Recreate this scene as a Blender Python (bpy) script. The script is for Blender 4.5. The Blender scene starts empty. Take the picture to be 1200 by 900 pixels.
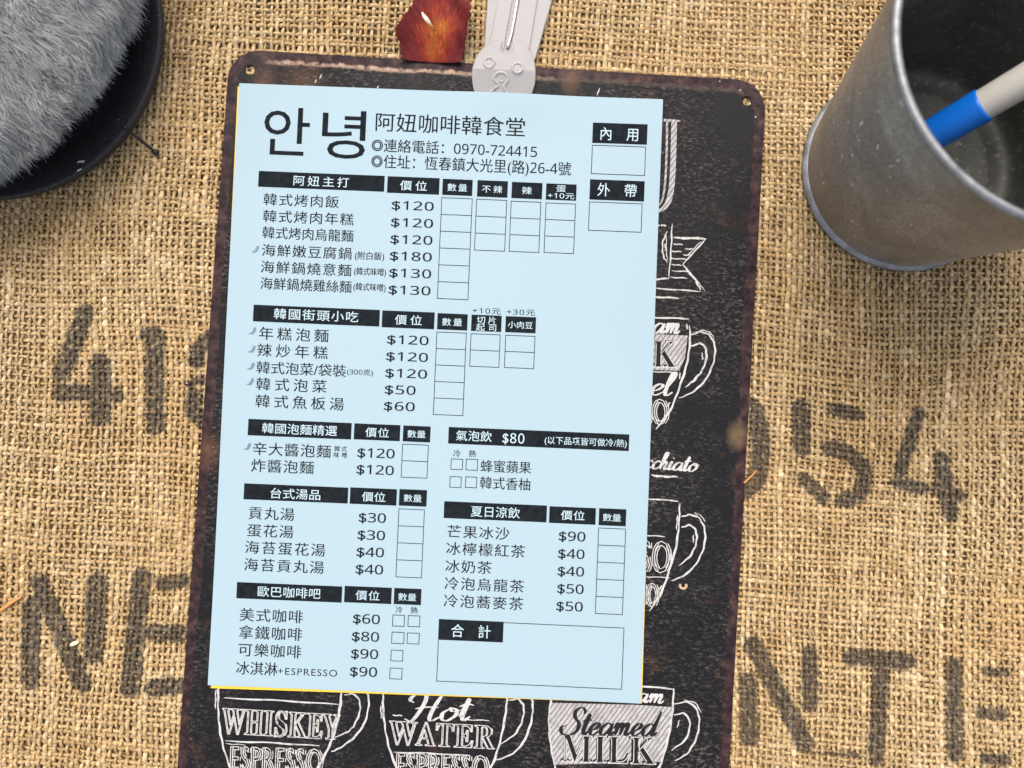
import bpy, bmesh, math, random
import numpy as np
from mathutils import Vector, Matrix

random.seed(7)
rng = np.random.default_rng(11)
MM = 0.001
sc = bpy.context.scene
COL = sc.collection

# ------------------------------------------------------------------ camera
cam_data = bpy.data.cameras.new('camera')
cam = bpy.data.objects.new('camera', cam_data)
COL.objects.link(cam)
cam_data.sensor_fit = 'HORIZONTAL'
cam_data.sensor_width = 36.0
cam_data.lens = 36.0 * 900 / 1200
cam_data.clip_start = 0.005
cam_data.clip_end = 50
RC = Matrix(((0.99912801, 0.04154435, -0.00415871),
             (-0.04142217, 0.99880112, 0.02608702),
             (0.0052375, -0.02589201, 0.99965103)))
cam.matrix_world = Matrix.Translation(Vector((27.226, -3.8735, 268.5256)) * MM) @ RC.transposed().to_4x4()
cam_data.dof.use_dof = True
cam_data.dof.focus_distance = 0.266
cam_data.dof.aperture_fstop = 11.0
sc.camera = cam

# ------------------------------------------------------------------ light
SUN_EL, SUN_AZ = math.radians(60), math.radians(102)     # azimuth counted from +x, anticlockwise
w = bpy.data.worlds.new('World')
sc.world = w
w.use_nodes = True
nt = w.node_tree
sky = nt.nodes.new('ShaderNodeTexSky')
sky.sky_type = 'NISHITA'
sky.sun_disc = False
sky.sun_elevation = SUN_EL
sky.sun_rotation = math.radians(90) - SUN_AZ
sky.air_density = 1.0
sky.dust_density = 4.0
sky.ozone_density = 0.6
hs = nt.nodes.new('ShaderNodeHueSaturation')          # thin overcast: a greyer sky
hs.inputs['Saturation'].default_value = 0.5
nt.links.new(sky.outputs[0], hs.inputs['Color'])
nt.links.new(hs.outputs[0], nt.nodes['Background'].inputs[0])
nt.nodes['Background'].inputs[1].default_value = 0.145
sun_d = bpy.data.lights.new('sun', 'SUN')
sun_d.energy = 1.15
sun_d.angle = math.radians(38)
sun_d.color = (1.0, 0.93, 0.84)
sun = bpy.data.objects.new('sun', sun_d)
COL.objects.link(sun)
sdir = Vector((math.cos(SUN_EL) * math.cos(SUN_AZ), math.cos(SUN_EL) * math.sin(SUN_AZ), math.sin(SUN_EL)))
sun.rotation_euler = sdir.to_track_quat('Z', 'Y').to_euler()
sun.location = sdir * 2
sc.view_settings.view_transform = 'Standard'
sc.view_settings.look = 'None'
sc.view_settings.gamma = 1
sc.view_settings.use_curve_mapping = False
sc.view_settings.exposure = 0.86
sc.cycles.use_denoising = True
sc.cycles.use_adaptive_sampling = False
sc.cycles.max_bounces = 10

# ------------------------------------------------------------------ data (millimetres)
BARS = [
 (-66.05,68.54,-21.78,74.15,[("阿妞主打",-43.97,71.27,19.51,3.51,"h")]),
 (-20.76,68.26,-2.5,74.09,[("價位",-11.55,71.07,9.44,3.42,"h")]),
 (-1.4,68.28,9.11,73.97,[("數量",3.82,71.05,6.89,2.67,"h")]),
 (10.81,68.18,21.47,74.01,[("不辣",16.07,70.97,7.12,2.59,"h")]),
 (22.88,68.14,33.6,73.89,[("辣",28.24,71.01,3.44,2.67,"h")]),
 (34.94,68.1,45.57,73.85,[("蛋",40.17,72.22,3.44,2.38,"h"), ("+10元",40.27,69.69,9.28,2.23,"w")]),
 (50.4,88.76,69.55,95.93,[("內　用",59.8,92.15,13.11,4.61,"h")]),
 (50.2,68.76,69.32,75.9,[("外　帶",59.76,72.39,13.75,4.61,"h")]),
 (-65.4,21.17,-21.32,26.99,[("韓國街頭小吃",-43.51,24.18,29.44,3.71,"h")]),
 (-20.47,20.99,-2.14,26.89,[("價位",-11.22,23.86,9.4,3.42,"h")]),
 (-1.12,21.02,9.42,26.71,[("數量",4.08,23.76,7.01,2.67,"h")]),
 (10.75,20.98,21.28,26.68,[("切片",15.97,24.93,6.71,2.53,"h"), ("起司",16,22.41,7,2.53,"h")]),
 (22.68,21.03,33.27,26.64,[("小肉豆",27.87,23.72,8.64,2.44,"h")]),
 (-65.26,-18.56,-29.31,-12.86,[("韓國泡麵精選",-47.31,-15.82,26.06,3.57,"h")]),
 (-28.39,-18.45,-12.36,-12.88,[("價位",-20.33,-15.77,8.25,3.27,"h")]),
 (-11.34,-18.45,-1.8,-12.91,[("數量",-6.64,-15.74,6.32,2.59,"h")]),
 (-65.61,-40.78,-29.45,-35.27,[("台式湯品",-47.66,-38.26,17.31,3.57,"h")]),
 (-28.75,-40.8,-12.53,-35.13,[("價位",-20.52,-38.13,8.16,3.27,"h")]),
 (-11.68,-40.73,-2.07,-35,[("數量",-6.94,-38.01,6.23,2.59,"h")]),
 (-66.4,-74.96,-29.91,-69.39,[("歐巴咖啡吧",-48.18,-72.23,21.77,3.57,"h")]),
 (-29.08,-74.75,-12.76,-69.13,[("價位",-21.02,-72.12,8.28,3.27,"h")]),
 (-11.91,-74.68,-2.49,-69.13,[("數量",-7.3,-72.11,6.28,2.59,"h")]),
 (4.49,-18.53,67.22,-12.77,[("氣泡飲",13.38,-15.59,12.47,3.57,"h"), ("$80",27.12,-15.71,7.57,3.42,"D"), ("(以下品項皆可做冷/熱)",52.21,-15.9,28.47,2.67,"h")]),
 (4.06,-44.36,39.71,-38.55,[("夏日涼飲",21.9,-41.6,17.04,3.71,"h")]),
 (40.6,-44.45,56.66,-38.71,[("價位",48.74,-41.54,8.21,3.27,"h")]),
 (57.77,-44.52,67.16,-38.65,[("數量",62.29,-41.72,6.28,2.59,"h")]),
 (3.99,-86.26,26.37,-79.16,[("合　計",15.16,-82.9,13.57,4.46,"h")]),
]
TEXTS = [
 ("shop_title","안",-56.99,88.57,16.1,16.94,"b"),
 ("shop_title","녕",-36.85,88.19,15.41,17.09,"b"),
 ("shop_name","阿妞咖啡韓食堂",0.37,93.13,52.42,6.54,"c"),
 ("contact_line","◎連絡電話：0970-724415",2.15,84.87,58.08,4.61,"l"),
 ("contact_line","◎住址：恆春鎮大光里(路)26-4號",8.32,79.24,70.03,4.76,"l"),
 ("item_name","韓式烤肉飯",-50.69,64.24,26.41,4.22,"c"),
 ("price","$120",-11.53,64.05,14.68,3.12,"d"),
 ("item_name","韓式烤肉年糕",-47.89,58.33,31.71,4.22,"c"),
 ("price","$120",-11.49,58.04,14.67,3.12,"d"),
 ("item_name","韓式烤肉烏龍麵",-47.76,52.52,31.84,4.22,"c"),
 ("price","$120",-11.44,52.09,14.67,3.12,"d"),
 ("item_name","海鮮嫩豆腐鍋",-47.87,46.29,31.3,4.22,"c"),
 ("price","$180",-11.41,46.23,14.66,3.12,"d"),
 ("item_note","(附白飯)",-25.86,45.79,10.25,2.82,"n"),
 ("item_name","海鮮鍋燒意麵",-47.81,40.4,31.58,4.22,"c"),
 ("price","$130",-11.36,40.3,14.65,3.12,"d"),
 ("item_note","(韓式味噌)",-25.42,40.27,11.21,2.67,"n"),
 ("item_name","海鮮鍋燒雞絲麵",-47.56,34.62,31.79,4.22,"c"),
 ("price","$130",-11.32,34.36,14.64,3.12,"d"),
 ("item_note","(韓式味噌)",-25.36,34.85,11.28,2.67,"n"),
 ("item_note","+10元",15.94,28.19,9.91,2.26,"w"),
 ("item_note","+30元",27.87,28.23,9.91,2.26,"w"),
 ("item_name","年糕泡麵",-50.97,17.14,24.12,4.46,"c"),
 ("price","$120",-11.13,16.93,14.47,3.12,"d"),
 ("item_name","辣炒年糕",-51.13,11.23,24.55,4.46,"c"),
 ("price","$120",-11.13,11.06,14.53,3.12,"d"),
 ("item_name","韓式泡菜/袋裝",-47.74,5.19,31.17,4.31,"c"),
 ("price","$120",-11.16,5.23,14.52,3.12,"d"),
 ("item_note","(300克)",-27.29,4.99,9.1,2.14,"w"),
 ("item_name","韓式泡菜",-50.96,-.53,24.45,4.46,"c"),
 ("price","$50",-13.02,-.58,10.72,3.12,"d"),
 ("item_name","韓式魚板湯",-47.77,-6.47,30.7,4.46,"c"),
 ("price","$60",-13.06,-6.3,10.71,3.12,"d"),
 ("item_name","辛大醬泡麵",-49.71,-23.09,27.08,4.46,"c"),
 ("price","$120",-20.41,-22.89,12.93,3.27,"d"),
 ("item_note","韓式",-32.8,-21.94,4.31,1.87,"n"),
 ("item_note","味噌",-32.8,-24.09,4.52,1.87,"n"),
 ("item_name","炸醬泡麵",-52.65,-28.92,21.64,4.46,"c"),
 ("price","$120",-20.44,-28.67,12.92,3.27,"d"),
 ("item_name","貢丸湯",-55.67,-45.38,15.89,4.37,"c"),
 ("price","$30",-20.67,-45.28,9.42,3.27,"d"),
 ("item_name","蛋花湯",-55.81,-51.38,16.03,4.37,"c"),
 ("price","$30",-20.73,-51.27,9.48,3.27,"d"),
 ("item_name","海苔蛋花湯",-50.33,-57.23,27.73,4.37,"c"),
 ("price","$40",-20.82,-57.16,9.48,3.27,"d"),
 ("item_name","海苔貢丸湯",-50.44,-63.2,27.64,4.37,"c"),
 ("price","$40",-20.85,-63.09,9.47,3.27,"d"),
 ("item_note","冷",-9.98,-76.58,2.29,2.23,"n"),
 ("item_note","熱",-4.73,-76.53,2.44,2.23,"n"),
 ("item_name","美式咖啡",-53.96,-80.44,21.82,4.46,"c"),
 ("price","$60",-21.05,-80.15,9.24,3.27,"d"),
 ("item_name","拿鐵咖啡",-53.96,-86.45,21.81,4.46,"c"),
 ("price","$80",-21.1,-86.17,9.31,3.27,"d"),
 ("item_name","可樂咖啡",-53.88,-92.42,21.65,4.46,"c"),
 ("price","$90",-21.12,-92.1,9.3,3.27,"d"),
 ("item_name","冰淇淋",-58.04,-98.66,14.18,4.46,"c"),
 ("price","$90",-21.21,-98.2,9.3,3.27,"d"),
 ("item_note","+ESPRESSO",-40.51,-99.12,20.52,2.44,"e"),
 ("item_note","冷",7.67,-21.85,2.45,2.38,"n"),
 ("item_note","熱",13.08,-21.71,2.45,2.38,"n"),
 ("item_name","蜂蜜蘋果",24.87,-25.78,17.51,4.22,"c"),
 ("item_name","韓式香柚",24.85,-31.59,17.41,4.22,"c"),
 ("item_name","芒果冰沙",16.29,-48.88,21.46,4.37,"c"),
 ("price","$90",48.77,-48.73,9.17,3.27,"d"),
 ("item_name","冰檸檬紅茶",19.09,-54.74,27.29,4.37,"c"),
 ("price","$40",48.75,-54.77,9.08,3.27,"d"),
 ("item_name","冰奶茶",13.4,-60.85,15.97,4.37,"c"),
 ("price","$40",48.84,-60.78,9.08,3.27,"d"),
 ("item_name","冷泡烏龍茶",19.12,-66.77,27.48,4.37,"c"),
 ("price","$50",48.93,-66.79,9.07,3.27,"d"),
 ("item_name","冷泡蕎麥茶",19.08,-72.76,27.46,4.37,"c"),
 ("price","$50",48.87,-72.81,9.07,3.27,"d"),
]
GRIDS = [
 ("order_grid",-1.57,31.71,9.34,67.4,6),
 ("order_grid",10.65,49.22,21.44,67.36,3),
 ("order_grid",22.78,49.26,33.39,67.18,3),
 ("order_grid",34.99,49.38,45.56,67.07,3),
 ("order_grid",-1.21,-8.78,9.3,20.2,5),
 ("order_grid",10.73,8.52,21.13,20.1,2),
 ("order_grid",22.81,8.57,33.26,20.07,2),
 ("order_grid",-11.43,-30.98,-2.21,-19.3,2),
 ("order_grid",-11.67,-65.43,-2.6,-41.73,4),
 ("order_grid",57.73,-74.99,67.28,-45.36,5),
 ("write_in_box",50.4,77.8,69.28,88.06,1),
 ("write_in_box",50.21,57.83,68.83,68.04,1),
 ("write_in_box",4,-100.51,68.01,-79.32,1),
 ("tick_box",-12.08,-82.31,-7.83,-78.31,1),
 ("tick_box",-6.76,-82.23,-2.52,-78.3,1),
 ("tick_box",-12.11,-88.23,-7.71,-84.17,1),
 ("tick_box",-6.79,-88.15,-2.47,-84.24,1),
 ("tick_box",-12.12,-94.23,-7.81,-90.32,1),
 ("tick_box",-12.21,-100.37,-7.83,-96.47,1),
 ("tick_box",5.71,-27.51,9.96,-23.69,1),
 ("tick_box",10.97,-27.52,15.15,-23.55,1),
 ("tick_box",5.61,-33.74,9.71,-29.84,1),
 ("tick_box",11.02,-33.58,15.11,-29.69,1),
]
CHILI = [(-65.93,46.41), (-65.46,17.78), (-65.36,11.36), (-65.36,5.45), (-65.39,0.02), (-65.29,-22.53)]
STROKES = [
 ("letter",0.74,[(60.76,125.84),(61.19,115.41),(61.31,104.49),(60.54,97.72),(58.37,94.9)]),
 ("letter",1.98,[(63.25,125.99),(63.6,115.56),(63.72,104.63),(63,98.29),(61.19,95.08),(58.44,93.73)]),
 ("letter",0.91,[(59.56,126.35),(65.48,126.38)]),
 ("banner",0.41,[(64.56,90),(64.73,81.22),(64.5,70.77)]),
 ("banner",0.41,[(63.06,87.15),(61.71,83.13),(62.14,78.56),(63.78,75.98)]),
 ("banner",0.25,[(62.81,85.71),(63.07,81.12),(63.56,76.97)]),
 ("banner",0.25,[(62.4,82.75),(62.87,80.27)]),
 ("banner",0.66,[(65.26,85.02),(76.71,85.39)]),
 ("banner",0.41,[(76.71,85.39),(69.11,75.81)]),
 ("banner",0.58,[(69.11,75.81),(73.8,70.67),(75.91,67.05)]),
 ("banner",0.25,[(73.76,71.34),(77.33,66.97)]),
 ("banner",0.33,[(65.47,82.78),(68.71,82.81)]),
 ("banner",0.33,[(64.95,80.23),(68.44,80.28)]),
 ("banner",0.33,[(64.68,77.71),(70.66,77.75)]),
 ("banner",0.33,[(65.22,75.57),(68.71,75.45)]),
 ("banner",0.33,[(65.35,73.32),(71.73,73.47)]),
 ("banner",0.33,[(65.06,71.05),(71.04,71.09)]),
 ("banner",0.33,[(69.62,81.36),(72.95,81.4)]),
 ("banner",0.33,[(69.17,79.16),(71.9,79.24)]),
 ("banner",0.25,[(70.43,78.9),(75.11,84.37)]),
 ("banner",0.5,[(59.53,89.11),(60.21,88.98)]),
 ("banner",0.5,[(60.78,89.18),(61.45,89.06)]),
 ("banner",0.5,[(61.86,89.25),(62.53,89.12)]),
 ("banner",0.5,[(58.49,69.81),(64.75,70.7)]),
 ("banner",0.41,[(58.66,66.9),(75.77,66.71)]),
 ("banner",0.5,[(58.42,63.8),(68.46,63.92)]),
 ("cupA",0.5,[(56.77,56.53),(72.26,56.91)]),
 ("cupA",0.58,[(72.72,54.61),(73.15,48.4),(72.42,40.88),(70.53,33.3),(67.71,24.85),(63.15,17.78)]),
 ("cupA",0.5,[(71.62,54.96),(71.96,53.32)]),
 ("cupA",0.33,[(66.66,25.77),(67.39,27.47)]),
 ("cupA",0.33,[(59.52,37.67),(68.28,37.89)]),
 ("cupA",0.33,[(70.27,37.85),(70.23,35.77)]),
 ("cupA",0.5,[(73.16,51.23),(76.89,52.54),(80.11,51.33),(81.99,47.29),(81.63,41.87),(79.08,35.66),(74.78,31.25),(70.44,29.07)]),
 ("cupA",0.25,[(74.02,52.11),(77.69,53.17),(80.22,52.33),(81.57,50.42)]),
 ("cupA",0.58,[(73.55,47.26),(76.71,48.54),(78.7,46.92),(79.09,42.96),(77.67,38.72),(74.97,35.24),(72.37,32.92)]),
 ("cupA",0.33,[(77.55,45.35),(77.93,42.89)]),
 ("word",0.58,[(62.26,1.72),(66.57,1.5),(71.5,1.73)]),
 ("cupB",0.41,[(57.46,-6.48),(72.31,-6.7)]),
 ("cupB",0.58,[(72.77,-7.49),(72.9,-14.05),(72.38,-22.29),(70.55,-30.6),(67.99,-38.94),(64.4,-45.05)]),
 ("cupB",0.33,[(72.27,-11.63),(72.22,-16.56)]),
 ("cupB",0.33,[(58.21,-19.25),(68.58,-19.25)]),
 ("cupB",0.25,[(59.04,-33.54),(71.03,-33.27)]),
 ("cupB",0.33,[(67.5,-37.58),(68.23,-36.06)]),
 ("cupB",0.25,[(70.67,-24.04),(70.53,-27.32)]),
 ("cupB",0.5,[(73.52,-12.04),(76.69,-11.19),(80.05,-12.37),(82.11,-16.75),(81.85,-22.51),(79.31,-28.4),(75.42,-32.33),(71.26,-34.32)]),
 ("cupB",0.25,[(77.88,-10.37),(80.4,-11.28),(82.08,-13.31)]),
 ("cupB",0.5,[(73.82,-15.72),(76.73,-14.8),(78.88,-16.55),(79.28,-20.62),(77.48,-25.24),(73.74,-28.92)]),
 ("cupB",0.33,[(78.06,-18),(78.38,-20.68)]),
 ("cupD",0.48,[(-85.79,-10.38),(-86.62,-15.48),(-86.76,-20.54),(-85.87,-25.81),(-83.62,-32.18)]),
 ("cupE",0.54,[(-82.73,-77.19),(-82.71,-81.14),(-82.32,-87.71),(-81.28,-94.66),(-79.36,-101.54),(-75.97,-109.2),(-71.06,-115.87)]),
 ("cupE",0.36,[(-83.56,-81.64),(-83.26,-88.21)]),
 ("cupE",0.62,[(-40.06,-74.45),(-40.08,-79.29),(-40.34,-85.88),(-41.57,-93.85),(-43.8,-100.12),(-46.88,-106.88),(-50.83,-113.68)]),
 ("cupE",0.45,[(-80.61,-84.35),(-60.9,-83.96),(-40.83,-83.99)]),
 ("cupE",0.45,[(-79.02,-98.98),(-62.54,-98.53),(-46.39,-98.54)]),
 ("cupE",0.22,[(-78.86,-99.85),(-72.03,-99.84)]),
 ("cupE",0.54,[(-39.4,-78.8),(-35.16,-77.21),(-31.59,-78.74),(-30.41,-83.05),(-31.47,-89.7),(-34.84,-95),(-39.46,-98.79),(-42.2,-100.2)]),
 ("cupE",0.45,[(-39.27,-80.73),(-36.12,-80.08),(-33.76,-82.22),(-33.39,-86.31),(-35.04,-90.8),(-37.18,-93.13),(-41.3,-95.24)]),
 ("cupF",0.54,[(-25.58,-74.4),(-25.65,-78.62),(-25.38,-84.05),(-24.2,-90.98),(-22.24,-97.86),(-18.63,-105.49),(-13.76,-112.16)]),
 ("cupF",0.36,[(-26.31,-83.4),(-25.66,-87.75)]),
 ("cupF",0.59,[(17.15,-72.83),(17.16,-77.71),(16.94,-83.57),(15.96,-91.41),(14.1,-99.3),(10.87,-107.27)]),
 ("cupF",0.36,[(-21,-99.09),(-9.35,-98.6),(5.69,-98.5)]),
 ("cupF",0.3,[(2.65,-86.33),(11.69,-86.14)]),
 ("cupF",0.36,[(-21.85,-86.45),(-18.57,-86.41)]),
 ("cupF",0.59,[(17.82,-77.18),(22.14,-75.44),(25.3,-77.18),(26.2,-80.54),(25.86,-86.11),(23.71,-92.66),(20.04,-96.98),(14.89,-99.35)]),
 ("cupF",0.5,[(17.92,-78.83),(21.04,-78.24),(23.06,-80.74),(22.86,-85.33),(20.6,-90.14),(16.11,-93.73)]),
 ("cupG",0.5,[(32.65,-71.84),(32.32,-77.71),(31.99,-83.57),(32.86,-91.29),(34.96,-99.9),(38.36,-107.43)]),
 ("cupG",0.59,[(74.31,-71.11),(74.32,-79.88),(73.19,-89.18),(71.29,-97.06),(67.66,-105.53)]),
 ("cupG",0.5,[(56.8,-70.87),(74.32,-71.31)]),
 ("cupG",0.5,[(74.43,-76.56),(79.18,-75.48),(82.54,-77.6),(83.78,-82.18),(82.92,-87.87),(80.17,-92.9),(76.3,-95.58)]),
 ("cupG",0.3,[(78.16,-74.86),(82.14,-75.68),(84.18,-78.76)]),
 ("cupG",0.5,[(74.83,-80.23),(78.42,-79.42),(80.56,-82.59),(79.4,-88.1),(74.74,-92.28)]),
 ("cupG",0.3,[(76.26,-84.61),(76.88,-81.66)]),
]
BAND_A = [(57.1,50.81),(72.26,51.01),(71.78,43.33),(70.07,38.58),(57.42,38.2)]
BAND_G = [(32.38,-78.68),(62.6,-77.52),(74.29,-77.54),(73.87,-85.74),(71.83,-96.35),(34.56,-99.73),(32.66,-91.31),(32.29,-83.55)]
RUST_RING = [(74.43,-35.26),(74.83,-36.38),(75.91,-36.64),(76.69,-35.93),(76.48,-35.05)]
WORDS = [
 ("script","oam",55.84,51.06,69.33,51.49,3.47),
 ("script","mel",52.55,29.36,67.83,29.82,3.8),
 ("script","acchiato",56.1,4.05,78.15,3.87,2.81),
 ("block","K",60.41,39.55,68.67,39.82,9.25),
 ("outline","SSO",54.83,18.75,66.86,19.5,8.92),
 ("outline","ESSO",52.39,-32.24,70.45,-31.75,10.9),
 ("outline","CO",59.23,-43.74,66.86,-43.58,8.09),
 ("serif","WHISKEY",-80.7,-96.55,-40.34,-96.23,8.92),
 ("outline","ESPRESSO",-76.71,-108.81,-45.39,-107.83,8.2),
 ("script","Hot",-16.68,-88.13,4.74,-86.4,4.19),
 ("serif","WATER",-22.77,-96.49,13.49,-95.9,8.2),
 ("outline","ESPRESSO",-19.39,-107.29,11.94,-106.31,8.2),
 ("script","eam",58.12,-76.54,71.08,-76.39,2.97),
 ("dark_script","Steamed",37.24,-89.07,69.17,-87.59,3.96),
 ("block","MILK",36.83,-98.32,69.33,-97.09,9.11)]
STENCIL = [
 (3.34,[(104.61,1.77),(111.13,-3.52),(113.59,-15.31),(112.37,-26.45),(105.76,-32.26)]),
 (3.18,[(127.18,0.65),(127.74,-16.78)]),
 (2.39,[(136.91,-.86),(148.37,-2.6)]),
 (2.86,[(136.06,-14.37),(144.02,-16.1),(149.75,-22.51),(147.94,-30.48),(141.36,-32.65)]),
 (2.39,[(128,-25),(136.63,-32.85)]),
 (2.55,[(168.26,0.13),(161.62,-22.8)]),
 (2.23,[(159.8,-25.56),(171.23,-27.45)]),
 (2.86,[(175.96,-15.4),(180.17,-37.01)]),
 (2.39,[(174.38,-27),(183.93,-29.76)]),
 (3.34,[(111.5,-94.82),(112.89,-117.34)]),
 (3.18,[(112.18,-82.29),(133,-118.49)]),
 (2.86,[(132.72,-84.54),(133.35,-104.48)]),
 (3.02,[(145.67,-86.33),(167.85,-87.25)]),
 (3.02,[(157.56,-89.72),(156.6,-121.65)]),
 (3.02,[(182.59,-86.3),(184.26,-119.67)]),
 (2.07,[(191.36,-103.84),(200.77,-104.21)]),
 (1.59,[(193.34,-89.43),(201.19,-89.71)]),
 (2.07,[(193.32,-119.28),(201.93,-119.68)]),
 (0.72,[(135.4,-119.93),(151.85,-119.84)]),
 (3.4,[(-124.72,23.36),(-132.84,-1.32)]),
 (3.21,[(-134.07,-6.5),(-124.96,-6.12)]),
 (3.78,[(-118.99,6.09),(-117.77,-15.86)]),
 (3.21,[(-123.07,-6.04),(-111.26,-6.5)]),
 (3.59,[(-100.52,16.36),(-98.09,-18.25)]),
 (2.27,[(-104.83,15.23),(-99.19,16.41)]),
 (3.02,[(-79.55,15.7),(-84.43,10.75),(-85.32,5.96)]),
 (3.02,[(-85.15,-4.46),(-85.18,-11.09),(-79.23,-16.14)]),
 (1.7,[(-81.61,0.42),(-86.84,-1.31)]),
 (3.4,[(-138.21,-79.54),(-137.09,-108.58)]),
 (3.4,[(-136.8,-71.25),(-118.26,-108.51)]),
 (3.78,[(-116.06,-70.37),(-115.63,-98.35)]),
 (3.59,[(-100.31,-68.2),(-102.2,-109.68)]),
 (2.64,[(-94.44,-72.07),(-84.56,-69.77)]),
 (3.02,[(-96.75,-88.6),(-84.52,-88.45)]),
 (3.02,[(-95.73,-107.54),(-83.59,-106.09)])]
PETAL = [(-13.43,140.42),(-13.84,136.16),(-14.57,132.49),(-16.14,130),(-17.59,126.31),(-18.91,123.83),(-19.14,122.13),(-18.12,119.62),(-17.63,116.62),(-17.45,115.42),(-8.71,115.16),(-1.52,114.9),(2.77,115.13),(3.48,116.55),(4.7,120.23),(5.61,124.2),(6.41,127.86),(6.55,129.99),(5.13,133.87),(3.52,136.54),(0.96,140.38),(-6.3,141.92)]
CLIP_BACK = [(13.19,162.77),(11.58,137.16),(11.29,129.87),(11.11,121.39),(11.53,117.17),(29.16,116.97),(30.44,122.15),(32.49,130.71),(34.22,138.05),(38.35,163.75)]
CLIP_HEAD = [(17.92,124.68),(14.89,123.17),(11.41,120.81),(8.93,117.51),(7.45,113.24),(7.38,109.33),(8.39,105.16),(11.04,101.66),(15.27,99.91),(20.03,99.74),(24.73,101.01),(27.6,103.52),(29.33,107.8),(29.63,112.02),(28.86,116.5),(26.6,120.62),(23.51,123.51),(20.77,124.79)]
CLIP_EYES = [(13.27,114.86),(23.21,113.39)]
CLIP_NOSE = [(15.58,106.65),(16.63,107.17),(16.23,108.18),(15.11,109.34),(15.7,110.98),(17.45,111.65),(19.08,111.12),(19.98,109.47),(19.21,108),(18.66,107.07),(19.18,105.89),(19.97,104.12),(19.62,102.61),(17.18,104.01),(14.06,103.22),(13.77,104.47),(15.02,105.91)]
CLIP_NOSTRIL = [(17.67,109.38)]
CLIP_MOUTH = [(17.11,107.01),(17.06,105.51),(15.1,103.93)]
CLIP_MOUTH_B = [(17.06,105.51),(19.15,103.91)]
CLIP_WIRE = [(24.89,161.96),(21.96,136.5),(20.69,126.83),(19.35,120.65)]
WIRE_PIN = [(-110.06,85.09)] + [(-108.88,84.01),(-102.63,79.15)]
BITS = [(-122.07,-93.16),(107.84,-27.97),(112.13,-23.35),(-148.62,-83.11),(-141.19,-77.79),(-87.79,-1.64),(-149.21,-73.12),(-145.5,-75.32)]
DISH = (-158.36,117.37)


# ------------------------------------------------------------------ helpers
def tag(o, label=None, cat=None, group=None, kind=None):
    if label: o['label'] = label
    if cat: o['category'] = cat
    if group: o['group'] = group
    if kind: o['kind'] = kind
    return o

def empty(name, loc=(0, 0, 0), rz=0.0):
    o = bpy.data.objects.new(name, None)
    o.empty_display_size = 0.01
    COL.objects.link(o)
    o.location = Vector(loc) * MM
    o.rotation_euler = (0, 0, rz)
    return o

def link(name, me, mat, parent=None, smooth=True):
    o = bpy.data.objects.new(name, me)
    COL.objects.link(o)
    if mat is not None:
        me.materials.clear()
        me.materials.append(mat)
    if parent is not None:
        o.parent = parent
    if len(me.polygons):
        me.polygons.foreach_set('use_smooth', np.full(len(me.polygons), bool(smooth)))
    return o

def np_mesh(name, V, Fq, mat, parent=None, smooth=True, attrs=None, colors=None):
    """V (n,3) in mm, Fq (m,k) indices, all faces of one size."""
    V = np.asarray(V, dtype=np.float32) * MM
    Fq = np.asarray(Fq, dtype=np.int32)
    me = bpy.data.meshes.new(name)
    me.vertices.add(len(V)); me.vertices.foreach_set('co', V.ravel())
    k = Fq.shape[1]
    me.loops.add(Fq.size); me.loops.foreach_set('vertex_index', Fq.ravel())
    me.polygons.add(len(Fq))
    me.polygons.foreach_set('loop_start', np.arange(0, Fq.size, k, dtype=np.int32))
    try:
        me.polygons.foreach_set('loop_total', np.full(len(Fq), k, dtype=np.int32))
    except Exception:
        pass
    me.update(calc_edges=True)
    for nm, arr in (attrs or {}).items():
        a = me.attributes.new(nm, 'FLOAT', 'POINT')
        a.data.foreach_set('value', np.asarray(arr, dtype=np.float32))
    for nm, arr in (colors or {}).items():
        a = me.color_attributes.new(nm, 'FLOAT_COLOR', 'POINT')
        a.data.foreach_set('color', np.asarray(arr, dtype=np.float32).ravel())
    return link(name, me, mat, parent, smooth)

def py_mesh(name, V, Fs, mat, parent=None, smooth=True):
    me = bpy.data.meshes.new(name)
    me.from_pydata([tuple(float(c) * MM for c in v) for v in V], [], [tuple(f) for f in Fs])
    me.update()
    return link(name, me, mat, parent, smooth)

class Geo:
    def __init__(s): s.v = []; s.f = []
    def add(s, V, Fs):
        n = len(s.v); s.v += [tuple(p) for p in V]; s.f += [tuple(i + n for i in f) for f in Fs]
    def build(s, name, mat, parent=None, smooth=True): return py_mesh(name, s.v, s.f, mat, parent, smooth)

def catmull(P, n=8):
    P = [np.array(p, float) for p in P]
    if len(P) < 3: 
        return np.array([P[0] + (P[1] - P[0]) * t for t in np.linspace(0, 1, n)])
    Q = [2 * P[0] - P[1]] + P + [2 * P[-1] - P[-2]]
    out = []
    for i in range(1, len(Q) - 2):
        a, b, c, d = Q[i - 1:i + 3]
        for t in np.linspace(0, 1, n, endpoint=False):
            out.append(.5 * (2 * b + (c - a) * t + (2 * a - 5 * b + 4 * c - d) * t * t + (3 * b - a - 3 * c + d) * t ** 3))
    out.append(P[-1])
    return np.array(out)

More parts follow.
